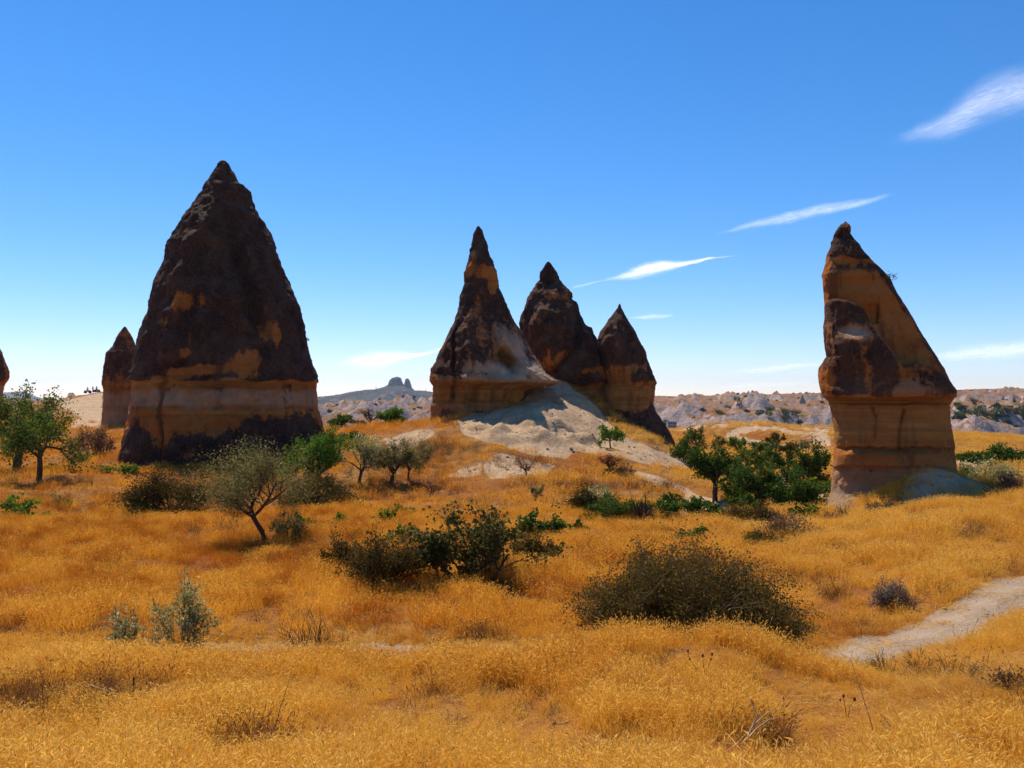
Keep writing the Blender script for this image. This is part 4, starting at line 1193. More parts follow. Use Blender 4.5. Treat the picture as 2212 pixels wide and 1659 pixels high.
# --- trees and bushes around the left cone
veg('fruit_tree', 'open green fruit tree with forked dark trunk at the left', 'tree', 83, 1034, 168, 146, 'tree', 'green', 5200, 5.5, stems=5, tr=.030, spread=.32, lean=5, lasp=.33)
veg('fruit_tree', 'tall dark green fruit tree cut by the left edge of the view', 'tree', 36, 1012, 150, 165, 'tree', 'green', 5200, 5.5, Y=63, stems=5, tr=.035, spread=.3, lasp=.33)
veg('dry_bush', 'brown dry bush at the foot of the small hidden cone', 'bush', 196, 985, 70, 66, 'bush', 'dry', 1800, 4.5, Y=76, stems=16, tr=.012)
veg('dry_bush', 'low reddish dry bush between the left trees and largest cone', 'bush', 225, 968, 46, 42, 'bush', 'rust', 900, 4.5, Y=78, stems=12, tr=.012)
veg('thorn_bush', 'wide dark olive thorn bush before the largest cone, left of the silver tree', 'bush', 365, 1108, 172, 90, 'bush', 'olive', 9500, 5, stems=40, tr=.012, lev=2, lasp=.3)
veg('thorn_bush', 'dark olive thorn bush right behind the silver tree trunk', 'bush', 683, 1106, 152, 76, 'bush', 'olive', 8000, 5, stems=36, tr=.012, lasp=.3)
veg('silver_tree', 'silvery olive tree with bent dark trunk in the field', 'tree', 583, 1174, 215, 200, 'tree', 'silver', 15000, 5.5, stems=7, lev=3, tr=.022, spread=.40, lean=-28, sweep=-.25, lasp=.17, hang=.5, bm=BARKR, scatter=.07)
veg('silver_bush', 'silvery shoots around the bent trunk of the silver tree', 'bush', 622, 1168, 70, 62, 'bush', 'silver', 2200, 5.5, stems=14, tr=.012, lasp=.2)
veg('fruit_tree', 'bright green bushy tree right of the silver tree', 'tree', 690, 1046, 142, 108, 'tree', 'bright', 6500, 5.2, stems=6, tr=.035, spread=.15, lasp=.34)
veg('silver_tree', 'grey silver spreading tree beside the bright green tree', 'tree', 772, 1046, 98, 100, 'tree', 'sage', 4200, 5, stems=6, tr=.03, spread=.2, lasp=.18)
veg('olive_tree', 'small olive tree with straight dark trunk below the mound', 'tree', 843, 1050, 72, 86, 'tree', 'silver', 3200, 5, stems=5, tr=.05, spread=.33, lasp=.2)
veg('olive_tree', 'olive tree with leaning stem just right of the straight one', 'tree', 885, 1040, 82, 86, 'tree', 'silver', 3600, 5, stems=5, tr=.022, spread=.25, lean=12, lasp=.2)
veg('green_bush', 'dark green bush at the right foot of the largest cone', 'bush', 758, 968, 66, 34, 'bush', 'deep', 1800, 4.5, Y=74, stems=14, tr=.012, lasp=.35)
veg('fruit_tree', 'round green tree on the saddle beside the bare dead tree', 'tree', 846, 936, 52, 52, 'tree', 'bright', 2600, 4.4, Y=88, stems=6, tr=.04, spread=.14, lasp=.35)
veg('fruit_tree', 'small dark green tree beside the right foot of the largest cone on the ridge', 'tree', 735, 925, 44, 26, 'tree', 'deep', 1500, 4.2, Y=94, stems=5, tr=.05, spread=.2, lasp=.35)
veg('dead_tree', 'bare dead tree on the ridge below the castle hill', 'tree', 801, 924, 62, 46, 'tree', None, 0, 4, Y=93, stems=6, lev=3, tr=.05, spread=.3)
veg('green_bush', 'yellowish green bush at the foot of the dead tree on the ridge', 'bush', 778, 926, 30, 18, 'bush', 'olive', 700, 4, Y=96, stems=10, tr=.012)

# --- low vine bushes in the dry grass
VINES = [(128, 1019, 52, 15, 'low green vine left of the largest cone, below the fruit tree'), (222, 1020, 62, 13, 'flat green vine in grass, second from the fruit tree'), (275, 1023, 42, 20, 'small green vine at the left foot of the largest cone'),
         (45, 1130, 104, 52, 'leafy bright vine bush at the left edge of the field'), (322, 1112, 84, 26, 'bright green vine in front of the wide thorn bush'), (138, 1095, 28, 15, 'tiny green vine sprig on the grassy bank at left'),
         (652, 1140, 46, 22, 'green vine sprig beside the silver tree trunk'), (836, 1133, 36, 27, 'yellow green vine left of two, behind the oval-leaved shrub'), (866, 1114, 52, 22, 'yellow green vine right of two, behind the oval-leaved shrub'), (735, 1133, 16, 16, 'tiny lone yellow green vine in the middle field'),
         (862, 1172, 52, 28, 'bright vine touching the back of the thorn bushes'), (1165, 1166, 96, 52, 'dark green vine clump behind the oval-leaved shrub'), (1250, 1146, 30, 18, 'tiny green vine right of the dark green vine clump'), (1495, 1166, 58, 22, 'small dark vine alone in the golden grass right of centre')]
for i, (px, py, w, h, lab) in enumerate(VINES):
    veg('vine_bush', lab, 'vine', px, py, w, h, 'vine', 'vine' if i not in (11, 12, 13) else 'vinedark', int(250 + w * h * .22), 8 if py > 1100 else 6, stems=9, tr=.02, lasp=.48, hang=.1, scatter=.05, group='vine bushes in the grass')

# --- middle of the field
veg('thorn_bush', 'upright brown olive thorn bush left of the pair in mid field', 'bush', 738, 1236, 84, 82, 'bush', 'olive', 4200, 5.5, stems=26, tr=.012, lasp=.28)
veg('thorn_bush', 'spiky brown olive thorn bush touching the oval-leaved shrub', 'bush', 830, 1266, 160, 112, 'bush', 'olive', 8500, 5.5, stems=40, tr=.012, lasp=.28)
veg('oval_leaf_shrub', 'wide dark shrub with oval leaves on bare fanned stems in mid field', 'bush', 1000, 1258, 262, 152, 'bush', 'shrub', 5600, 9, dome=.12, stems=17, lev=2, tr=.016, lasp=.42, flat=.6, scatter=.035, bm=BARKR)
veg('oval_leaf_shrub', 'smaller olive shrub at the right end of the oval-leaved shrub', 'bush', 1160, 1226, 108, 66, 'bush', 'thorn', 2800, 7, stems=14, tr=.013, lasp=.36, flat=.7)
veg('thorn_bush', 'huge rounded dark thorn bush in the right foreground', 'bush', 1475, 1395, 392, 208, 'bush', 'thorn', 72000, 4.8, Y=19.0, stems=130, lev=2, tr=.006, lasp=.36, flat=.8, scatter=.042, bm=GREYB, dome=.38)
veg('thorn_bush', 'trailing right end of the huge thorn bush beside the dirt track', 'bush', 1640, 1425, 200, 120, 'bush', 'thorn', 12000, 4.8, Y=17.9, stems=50, lev=2, tr=.007, lasp=.3, flat=.7, bm=GREYB)
veg('dry_bush', 'sparse reddish twigs at the left end of the huge thorn bush', 'bush', 1318, 1385, 110, 100, 'bush', 'dry', 1500, 6, Y=19.3, stems=26, lev=2, tr=.006, flat=.7, bm=GREYB)

# --- pale shrubs close by
veg('pale_shrub', 'pale silvery shrub with upright twiggy stems in the left foreground', 'bush', 392, 1410, 130, 152, 'bush', 'sage', 2300, 8.5, Y=17.0, stems=17, lev=2, tr=.004, lasp=.24, scatter=.035, flat=.8)
veg('pale_shrub', 'shorter sparse pale shrub left of the upright silvery one', 'bush', 285, 1395, 104, 92, 'bush', 'sage', 1000, 8.5, Y=17.2, stems=11, lev=2, tr=.004, lasp=.22, scatter=.03)
veg('twig_bush', 'bare brown twiggy bush by the hidden path in the foreground', 'bush', 665, 1402, 150, 92, 'twig', None, 0, 5, Y=17.0, stems=22, lev=2, tr=.009, bm=BARKR)
veg('twig_bush', 'bare twigs spreading right of the brown twiggy bush', 'bush', 742, 1400, 100, 62, 'twig', None, 0, 5, Y=17.2, stems=14, lev=2, tr=.009, bm=BARKR)
veg('sage_bush', 'low grey green sage tuft by the path in the foreground', 'bush', 1003, 1418, 120, 32, 'bush', 'sage', 1500, 6, Y=16.6, stems=24, tr=.006, lasp=.2)
veg('sage_bush', 'grey lilac sage bush on the grassy slope above the dirt track', 'bush', 1925, 1320, 84, 60, 'bush', 'lilac', 3600, 5.5, stems=34, tr=.008, lasp=.2)
veg('twig_bush', 'dark twiggy weed at the near edge of the dirt track', 'bush', 1912, 1462, 66, 58, 'twig', None, 0, 5, stems=18, lev=2, tr=.009, bm=BARK)
veg('twig_bush', 'reddish twiggy weed right of the dark one at the track edge', 'bush', 1990, 1455, 80, 56, 'twig', None, 0, 5, stems=16, lev=2, tr=.008, bm=BARKR)
veg('twig_bush', 'brown dry weed bush at the right border below the track', 'bush', 2195, 1500, 90, 60, 'bush', 'dry', 900, 6, stems=18, lev=2, tr=.008)

# --- around the mound
veg('green_bush', 'brown olive bush left of the three bushes below the mound', 'bush', 1258, 1106, 70, 48, 'bush', 'olive', 2600, 5, stems=20, tr=.012)
veg('silver_bush', 'rounded silver green bush, middle of three below the mound', 'bush', 1290, 1098, 74, 50, 'bush', 'sage', 2600, 5, stems=18, tr=.012, lasp=.2)
veg('green_bush', 'low dark green bush, right of three below the mound', 'bush', 1340, 1120, 126, 42, 'bush', 'deep', 5200, 4.6, stems=26, tr=.01, lasp=.3)
veg('dead_tree', 'pruned dead tree with bare upright dark limbs in the field', 'tree', 1388, 1142, 58, 74, 'tree', None, 0, 5, stems=5, lev=2, tr=.075, spread=.2)
veg('sapling', 'thin sapling in the grass below the mound', 'sapling', 1160, 1092, 26, 38, 'tree', 'silver', 350, 5, stems=4, lev=1, tr=.035, spread=.4)
veg('sapling', 'bare little sapling at the foot of the pale slope', 'sapling', 1136, 1028, 40, 32, 'tree', 'dry', 120, 4, stems=5, lev=2, tr=.04, spread=.25)
veg('twig_bush', 'bare fan of twigs in the grass below the mound', 'bush', 935, 1078, 40, 42, 'twig', None, 0, 5, stems=12, lev=1, tr=.02, bm=BARKR)
veg('sapling', 'rust leaved sapling at the right foot of the mound', 'sapling', 1316, 1024, 44, 38, 'tree', 'rust', 700, 4.2, stems=5, lev=2, tr=.05, spread=.42)
veg('green_bush', 'yellow green tuft below the rust leaved sapling', 'bush', 1320, 1030, 34, 22, 'bush', 'vine', 400, 4.5, stems=8, tr=.012)
veg('fruit_tree', 'small umbrella-shaped green tree on the pale slope', 'tree', 1320, 970, 54, 48, 'tree', 'bright', 1500, 4.4, stems=6, lev=2, tr=.035, spread=.48, lasp=.36)
veg('dry_bush', 'small dry bush right of the rust leaved sapling', 'bush', 1352, 1028, 40, 24, 'bush', 'dry', 500, 4, stems=12, tr=.012)

# --- orchard between the mound and the leaning pinnacle
ORCH = [(1545, 1082, 118, 112, None, 'deep', 6500, 'dark green tree with twin trunks at the left of the orchard', dict(stems=7, tr=.04, spread=.35)),
        (1622, 1098, 118, 92, 50, 'deep', 6000, 'dense dark tree second from the twin-trunked tree in the orchard', dict(stems=8, tr=.03, spread=.12)),
        (1690, 1104, 128, 74, 49, 'vinedark', 6500, 'broad low dark tree near the foot of the leaning pinnacle', dict(stems=8, tr=.03, spread=.1)),
        (1742, 1050, 98, 82, None, 'deep', 5600, 'round dark tree beside the leaning pinnacle trunk', dict(stems=7, tr=.03, spread=.12)),
        (1628, 1028, 72, 58, 66, 'green', 2400, 'olive green tree behind the dense dark orchard tree', dict(stems=6, tr=.03, spread=.15)),
        (1684, 1020, 60, 46, 70, 'deep', 1900, 'dark spreading tree in the middle of the orchard', dict(stems=6, tr=.03, spread=.2)),
        (1648, 985, 52, 30, 84, 'green', 1500, 'rounded green tree further back in the orchard', dict(stems=6, tr=.04, spread=.2)),
        (1592, 975, 38, 30, 88, 'bright', 800, 'light green little tree back left in the orchard', dict(stems=5, tr=.05, spread=.3)),
        (1505, 958, 38, 36, 100, 'green', 900, 'grey green tree just right of the shorter cone', dict(stems=6, tr=.05, spread=.2)),
        (1555, 968, 30, 26, 96, 'silver', 600, 'pale dusty tree at the back of the orchard', dict(stems=5, tr=.05, spread=.25)),
        (1700, 992, 36, 34, 84, 'olive', 700, 'brown green almond tree back right of the orchard', dict(stems=5, tr=.05, spread=.35)),
        (1725, 990, 48, 36, 86, 'silver', 900, 'thin grey almond tree rightmost at the back of the orchard', dict(stems=5, tr=.05, spread=.35)),
        (1672, 962, 36, 26, 98, 'olive', 700, 'yellowing tree under the pale dirt ridge', dict(stems=5, tr=.04, spread=.3))]
for px, py, w, h, Y, lm, n, lab, kw in ORCH:
    veg('orchard_tree', lab, 'tree', px, py, w, h, 'tree', lm, int(n * 1.1), 5.0 if (Y or 50) < 75 else 4.2, Y=Y, lasp=.36, scatter=.045, group='orchard trees', **kw)
veg('green_bush', 'dark green bush against the right foot of the shorter cone', 'bush', 1482, 985, 62, 46, 'bush', 'deep', 2200, 4.6, Y=78, stems=16, tr=.012, lasp=.34)
for i, (px, py, w, h, lab) in enumerate([(1432, 1108, 96, 30, 'dark vine row beside the pruned dead tree'), (1475, 1100, 70, 26, 'dark vine second right of the pruned dead tree'), (1522, 1118, 70, 30, 'dark vine under the twin-trunked tree'), (1752, 1094, 84, 46, 'dense dark vine at the left foot of the leaning pinnacle'), (1768, 1060, 50, 22, 'light green vine patch behind the pinnacle foot'), (1745, 1122, 60, 24, 'low dark vine in front of the pinnacle foot'), (1600, 1112, 70, 34, 'dark vine under the dense dark orchard tree')]):
    veg('vine_bush', lab, 'vine', px, py, w, h, 'vine', 'vinedark' if i != 4 else 'vine', int(700 + w * h * .4), 6.5, stems=10, tr=.02, lasp=.48, group='vineyard vines')
veg('thorn_bush', 'brown olive bush in front of the dense orchard trees', 'bush', 1625, 1138, 120, 52, 'bush', 'olive', 5200, 5, stems=30, tr=.01, lasp=.28)
veg('dead_brush', 'tangle of grey dead brush left of the pinnacle foot', 'bush', 1705, 1168, 140, 62, 'bush', 'dry', 1600, 4.6, stems=46, lev=2, tr=.010, bm=GREYB, flat=.6)
veg('dead_brush', 'low brown brush trailing from the dead tangle into the grass', 'bush', 1648, 1174, 86, 24, 'bush', 'thorn', 1500, 5, stems=20, tr=.01, bm=GREYB)
veg('dead_brush', 'grey leafless thorns against the pale pinnacle foot', 'bush', 1812, 1136, 76, 44, 'twig', None, 0, 4.6, Y=41.3, stems=30, lev=2, tr=.012, bm=GREYB, flat=.5)
veg('dry_bush', 'orange brown grass bush before the pinnacle foot', 'bush', 1905, 1122, 70, 40, 'bush', 'dry', 2200, 5, Y=40.5, stems=24, tr=.01)
veg('dry_bush', 'brown thorn bush on the slope at the right edge', 'bush', 2195, 1090, 100, 66, 'bush', 'dry', 2200, 5, Y=40, stems=34, lev=2, tr=.010, bm=GREYB)
veg('silver_bush', 'silver green bush behind the talus right of the pinnacle', 'bush', 2140, 1056, 110, 62, 'bush', 'sage', 3400, 5, Y=52, stems=24, tr=.01, lasp=.22)
veg('orchard_tree', 'dark green flat-topped tree right behind the leaning pinnacle', 'tree', 2108, 1018, 76, 40, 'tree', 'deep', 2600, 4.8, Y=66, stems=6, tr=.05, spread=.3, lasp=.36)
veg('orchard_tree', 'dark green rounded tree near the right edge, behind the silver bush', 'tree', 2170, 1012, 86, 48, 'tree', 'deep', 3000, 4.8, Y=68, stems=7, tr=.04, spread=.15, lasp=.36)
veg('green_bush', 'green bush squeezed against the right side of the pinnacle foot', 'bush', 2085, 1040, 40, 36, 'bush', 'deep', 1000, 5, Y=53, stems=12, tr=.015, lasp=.36)
# little plants rooted on the rocks
def ledge_plant(px, py, Y, w, h, lm, lab, n=90):
    p = at(px, py, Y); s = Y / FPX
    arr = plant_arrays('bush', int(px), w * s, h * s, n, 3.2 * s, stems=9, lev=1, tr=.02)
    plant('ledge_plant', lab, 'plant', p, arr, LM[lm], BARK, None, 'stems', 'leaves')
ledge_plant(1927, 604, 46.3, 26, 18, 'green', 'small feathery plant rooted on the right edge of the leaning pinnacle')
ledge_plant(1076, 770, 78.5, 16, 13, 'deep', 'little green bush growing in the hollow of the spire skirt', 160)
ledge_plant(663, 736, 77, 10, 8, 'olive', 'tiny plant on the right edge of the largest cone', 40)

# trees scattered in the valley right of the pinnacle
def valley_trees():
    rs = np.random.RandomState(11)
    protos = []
    for i in range(3):
        V, F, LV, LF, T = plant_arrays('tree', 900 + i, 5.0, 3.6, 700, .42, stems=6, tr=.04, spread=.12, lasp=.4)
        a = mesh_np('trunk', V, F, BARK, True, link=False); b = mesh_np('crown', LV, LF, LM[('deep', 'green', 'silver')[i]], False, {'tint': T}, link=False)
        protos.append((a, b))
    spots = []
    for i in range(46):
        if i < 30: px, py = rs.uniform(2070, 2260), rs.uniform(908, 948)
        else: px, py = rs.uniform(1430, 1790), rs.uniform(905, 922)
        spots.append((px, py))
    for i, (px, py) in enumerate(spots):
        x, y = far_point(px, py)
        y = y * .98; x = (px - 1106) / FPX * y
        z = float(bad_z(np.array([[x]]), np.array([[y]]))[0, 0])
        t = empty('valley_tree', (x, y, z)); s = rs.uniform(.8, 1.9)
        tag(t, 'small dark tree dotted over the valley floor right of centre', 'tree', 'trees dotted over the valley floor')
        t.scale = (s, s, s)
        for q in protos[i % 3]:
            c = q.copy(); COL.objects.link(c); c.parent = t
valley_trees()
# ------------------------------------------------------------------ dry grass
def grass_mat(name, ca, cb, cc, cd, yellow=False):
    m = NT(name)
    P = m.pos()
    t = m.attr('tint')
    n1 = m.noise(P, .14, 4, .6, .4); n2 = m.noise(P, .7, 5, .65, .5)
    c = m.mix(m.ss(n1, .36, .62), ca, cb)
    c = m.mix(m.ss(n2, .46, .64), c, cc)
    n3 = m.noise(P, 3.5, 3, .6)
    c = m.mix(m.math('MULTIPLY', m.ss(n3, .5, .7), .6), c, cc)
    c = m.mix(m.ss(t, .15, .95, 0, .9), c, cd)
    if yellow:     # paler, yellower grass stands on the near slope and the right bank
        sx = m.n('SeparateXYZ'); m.put(sx.inputs[0], P)
        wy = m.math('ADD', m.ss(sx.outputs[1], 21, 12), m.ss(sx.outputs[0], 4, 14))
        wy = m.math('MULTIPLY', m.math('MINIMUM', wy, 1.0), m.ss(n1, .3, .6, .35, .85))
        c = m.mix(wy, c, m.mix(m.ss(t, .1, .9), (.80, .43, .035), (1.0, .72, .20)))
        rr = m.math('MULTIPLY', m.math('MULTIPLY', m.ss(sx.outputs[0], 2, -8), m.ss(sx.outputs[1], 20, 26)), m.ss(n2, .40, .60, .0, .75))
        c = m.mix(rr, c, (.52, .155, .008))
    p = m.bsdf(c, .75, spec=.2)
    tl = m.n('BsdfTranslucent'); m.put(tl.inputs['Color'], c)
    return m.done(m.shmix(.5, p, tl.outputs[0]))
GM = grass_mat('dry_grass', (.68, .275, .014), (.84, .42, .032), (.44, .105, .005), (1.0, .65, .125), True)
WM = grass_mat('dry_weed', (.16, .065, .022), (.24, .10, .03), (.12, .05, .02), (.32, .15, .05))
SM = grass_mat('straw', (.72, .42, .09), (.82, .51, .13), (.58, .29, .045), (.98, .68, .22))

def clump(name, seed, n, rad, h, bw, ear, mat, lie=.25, segs=3, ecol=.5):
    rs = np.random.RandomState(seed)
    V = []; F = []; T = []; k = 0
    for i in range(n):
        a = rs.rand() * 6.28; r = rad * rs.rand() ** .6
        p = np.array([r * math.cos(a), r * math.sin(a), -.02])
        d = unit(np.array([rs.normal(0, lie), rs.normal(0, lie), 1.0]) + np.array([math.cos(a), math.sin(a), 0]) * .25 * r / rad)
        H = h * rs.uniform(.55, 1.15); bend = unit(np.array([rs.normal(), rs.normal(), 0])) * rs.uniform(.04, .30)
        side = unit(np.cross(d, rs.normal(size=3)))
        w = bw * rs.uniform(.7, 1.3)
        tt = np.linspace(0, 1, segs + 1)
        pts = p + d * (tt[:, None] * H) + bend * (tt[:, None] ** 2.2) * H * .6 - np.array([0, 0, 1]) * (tt[:, None] ** 3) * H * .18
        ww = w * (1 - .75 * tt)
        q = np.stack([pts - side * ww[:, None] / 2, pts + side * ww[:, None] / 2], 1).reshape(-1, 3)
        tn = np.clip(rs.normal(.18, .22), 0, 1)
        V.append(q); T.append(np.full(len(q), tn))
        for s in range(segs): F.append([k + 2 * s, k + 2 * s + 1, k + 2 * s + 3, k + 2 * s + 2])
        k += len(q)
        if ear > 0 and rs.rand() < .75:
            ed = unit(pts[-1] - pts[-2] + bend * .35); el = ear * rs.uniform(.7, 1.4); ew = el * .095
            for sd in (side, unit(np.cross(side, ed))):
                b = pts[-1]
                q = np.array([b - ed * el * .15, b + ed * el * .4 + sd * ew, b + ed * el + bend * el * .3 - np.array([0, 0, el * .15]), b + ed * el * .4 - sd * ew])
                V.append(q); T.append(np.full(4, np.clip(tn + ecol * rs.uniform(.5, 1.2), 0, 1))); F.append([k, k + 1, k + 2, k + 3]); k += 4
    return mesh_np(name, np.concatenate(V), np.array(F), mat, False, {'tint': np.concatenate(T)}, link=False)

def scatter_object(name, pts, rot, scl, idx, sources, label, cat):
    coll = bpy.data.collections.new(name + '_clumps')
    for s in sources: coll.objects.link(s)
    me = bpy.data.meshes.new(name)
    me.vertices.add(len(pts)); me.vertices.foreach_set('co', np.asarray(pts, np.float32).ravel())
    for an, ty, arr, key in (('rot', 'FLOAT_VECTOR', rot, 'vector'), ('scl', 'FLOAT', scl, 'value'), ('idx', 'INT', idx, 'value')):
        a = me.attributes.new(an, ty, 'POINT'); a.data.foreach_set(key, np.ascontiguousarray(arr).ravel())
    ob = bpy.data.objects.new(name, me); COL.objects.link(ob)
    ng = bpy.data.node_groups.new(name + '_scatter', 'GeometryNodeTree')
    ng.interface.new_socket('Geometry', in_out='INPUT', socket_type='NodeSocketGeometry')
    ng.interface.new_socket('Geometry', in_out='OUTPUT', socket_type='NodeSocketGeometry')
    N = ng.nodes; Lk = ng.links
    gi = N.new('NodeGroupInput'); go = N.new('NodeGroupOutput')
    ci = N.new('GeometryNodeCollectionInfo'); ci.inputs['Collection'].default_value = coll
    ci.inputs['Separate Children'].default_value = True; ci.inputs['Reset Children'].default_value = True
    ip = N.new('GeometryNodeInstanceOnPoints'); ip.inputs['Pick Instance'].default_value = True
    def na(nm, ty):
        q = N.new('GeometryNodeInputNamedAttribute'); q.data_type = ty; q.inputs['Name'].default_value = nm
        return q.outputs[0]
    Lk.new(gi.outputs[0], ip.inputs['Points']); Lk.new(ci.outputs[0], ip.inputs['Instance'])
    Lk.new(na('idx', 'INT'), ip.inputs['Instance Index']); Lk.new(na('scl', 'FLOAT'), ip.inputs['Scale'])
    er = N.new('FunctionNodeEulerToRotation'); Lk.new(na('rot', 'FLOAT_VECTOR'), er.inputs[0]); Lk.new(er.outputs[0], ip.inputs['Rotation'])
    Lk.new(ip.outputs[0], go.inputs[0])
    md = ob.modifiers.new('scatter', 'NODES'); md.node_group = ng
    tag(ob, label, cat, kind='stuff')
    return ob

def sample(rs, n, y0, y1, umax=.74):
    y = np.sqrt(rs.uniform(y0 ** 2, y1 ** 2, n)); u = rs.uniform(-umax, umax, n)
    return u * y, y

def trample(x, y):
    return sstep(.05, .45, fbm(x * .22 + 3, y * .22, 50.0, 3) + .25 * sstep(3, 7, x)) * (1 - sstep(15, 19, y))

def grass_band(name, seed, n, y0, y1, clumps, smin, smax, label, thin=0.0, bias=None):
    rs = np.random.RandomState(seed)
    x, y = sample(rs, n, y0, y1)
    z = ground_z(x, y)
    b, r, rd = masks(x, y, z)
    dn = fbm(x * .5, y * .5, 3.3, 3)
    keep = (rs.rand(n) > b * 1.15) & (rs.rand(n) > r * 1.08) & (rs.rand(n) < .80 + .7 * dn) & ((y > 46) | (rs.rand(n) < .62 + 1.1 * fbm(x * 1.5, y * 1.5, 71.0, 2)))
    if bias is not None: keep &= bias(rs, x, y, z)
    x, y, z = x[keep], y[keep], z[keep]
    n = len(x)
    s = smin + (smax - smin) * np.clip(.5 + .75 * fbm(x * .4 + 7, y * .4, 1.3, 4) + rs.normal(0, .16, n), 0, 1.2)
    rdk = np.clip((road_dist(x, y) - .9) / 1.6, 0, 1)
    s = s * (.55 + .45 * rdk) * (1 - .55 * trample(x, y))
    rot = np.stack([rs.normal(0, .12, n), rs.normal(0, .12, n), rs.rand(n) * 6.28], -1)
    return scatter_object(name, np.stack([x, y, z], -1), rot, s, rs.randint(0, len(clumps), n).astype(np.int32), clumps, label, 'grass')

near = [clump('grass_clump', 40 + i, 66, .17, .44, .0052, .046, GM, lie=.24) for i in range(6)]
mid = [clump('grass_clump', 60 + i, 60, .28, .46, .0085, .055, GM, lie=.26) for i in range(6)]
farc = [clump('grass_clump', 80 + i, 48, .55, .5, .020, .10, GM, segs=2, lie=.26) for i in range(5)]
grass_band('dry_grass', 1, 21000, 6.5, 19.5, near, .40, 1.38, 'golden dry grass with nodding ears covering the foreground')
grass_band('dry_grass', 2, 30000, 19.0, 46, mid, .45, 1.5, 'golden dry grass covering the middle field and right slope')
grass_band('dry_grass', 3, 24000, 45, 150, farc, .45, 1.35, 'orange dry grass on the far field, banks and mound')

# straw lying along the track
flat = [clump('straw_clump', 120 + i, 34, .30, .30, .007, 0, SM, lie=2.6) for i in range(4)]
def straw():
    rs = np.random.RandomState(21)
    n = 16000
    x = rs.uniform(-12, 17, n); y = rs.uniform(7, 27, n)
    rd = road_dist(x, y)
    px, py = to_px(x, y, ground_z(x, y, False))
    w = np.exp(-((rd - 1.35) / .55) ** 2) * .9 + np.exp(-(rd / .22) ** 2) * .35 + .5 * ((x > 5) & (y < 16) & (rd > 1)) * (fbm(x * .4, y * .4, 8.8, 2) > -.1) + .6 * trample(x, y)
    k = rs.rand(n) < w
    x, y = x[k], y[k]; n = len(x)
    z = ground_z(x, y) + .01
    rot = np.stack([rs.normal(0, .1, n), rs.normal(0, .1, n), rs.rand(n) * 6.28], -1)
    scatter_object('fallen_straw', np.stack([x, y, z], -1), rot, rs.uniform(.5, 1.1, n), rs.randint(0, 4, n).astype(np.int32), flat, 'flattened pale straw along the dirt track', 'straw')
straw()
# darker withered weeds among the grass
weeds = [clump('weed_clump', 150 + i, 26, .22, .46, .009, .07, WM, lie=.45) for i in range(4)]
def weed_bias(rs, x, y, z):
    f = fbm(x * .3 + 20, y * .3, 6.1, 3)
    return (f > .16) & (rs.rand(len(x)) < .8)
def weed():
    rs = np.random.RandomState(31)
    n = 6500
    x, y = sample(rs, n, 8, 60)
    z = ground_z(x, y); b, r, rd = masks(x, y, z)
    px, py = to_px(x, y, z)
    k = weed_bias(rs, x, y, z) & (b < .3) & (r < .3)
    x, y, z = x[k], y[k], z[k]
    for cx, cy, rx, ry, m_ in ((60, 1520, 80, 40, 40), (240, 1530, 90, 40, 50), (640, 1215, 100, 16, 60), (230, 1230, 60, 12, 25), (520, 1610, 120, 30, 25), (1640, 1600, 60, 16, 16), (1800, 1290, 60, 20, 18), (300, 1085, 60, 6, 30), (60, 1085, 60, 6, 30), (1040, 1380, 50, 8, 16), (930, 975, 80, 22, 110), (900, 1010, 90, 16, 60), (1130, 1000, 60, 14, 40), (960, 915, 26, 8, 20), (1250, 1055, 120, 7, 60), (1420, 1055, 60, 8, 40), (700, 1075, 60, 8, 20), (1150, 1090, 160, 8, 30)):
        t = hit_many(cx + rx * rs.normal(size=m_) * .55, cy + ry * rs.normal(size=m_) * .55); x = np.append(x, t[:, 0]); y = np.append(y, t[:, 1]); z = np.append(z, t[:, 2])
    n = len(x)
    rot = np.stack([rs.normal(0, .15, n), rs.normal(0, .15, n), rs.rand(n) * 6.28], -1)
    scatter_object('withered_weeds', np.stack([x, y, z], -1), rot, rs.uniform(.45, 1.0, n) * (1 + .012 * y), rs.randint(0, 4, n).astype(np.int32), weeds, 'rust brown withered weeds scattered through the dry grass', 'weeds')
weed()

# a few grey green sprigs and loose stones
GW = leaf_mat('grey_green_sprig', (.16, .16, .06), (.30, .27, .12), (.42, .36, .20), .35)
sprigs = [clump('sprig_clump', 210 + i, 30, .16, .26, .010, .03, GW, lie=.5) for i in range(3)]
def sprig():
    rs = np.random.RandomState(41)
    x, y = sample(rs, 2600, 8, 45); z = ground_z(x, y); b, r, rd = masks(x, y, z)
    k = (fbm(x * .35 + 50, y * .35, 16.1, 3) > .32) & (b < .3) & (r < .3)
    x, y, z = x[k], y[k], z[k]; n = len(x)
    rot = np.stack([rs.normal(0, .15, n), rs.normal(0, .15, n), rs.rand(n) * 6.28], -1)
    scatter_object('grey_sprigs', np.stack([x, y, z], -1), rot, rs.uniform(.6, 1.3, n), rs.randint(0, 3, n).astype(np.int32), sprigs, 'small grey green sprigs dotted in the dry grass', 'weeds')
sprig()
STONE = plain('tuff_stone', (.36, .27, .19), .95, var=.3, scale=5)
def stone_mesh(seed):
    rs = np.random.RandomState(seed)
    ph = np.linspace(.02, math.pi - .02, 7)[:, None]; th = np.arange(9)[None] / 9 * 2 * math.pi
    p = np.stack([np.sin(ph) * np.cos(th), np.sin(ph) * np.sin(th), np.cos(ph) + 0 * th], -1)
    p = p * (1 + .35 * fbm(p[..., 0] * 1.3 + seed, p[..., 1] * 1.3, p[..., 2] * 1.3, 3)[..., None]) * np.array([1, .8, .55])
    return mesh_np('stone_shape', p * .5, grid_faces(7, 9, True), STONE, False, link=False)
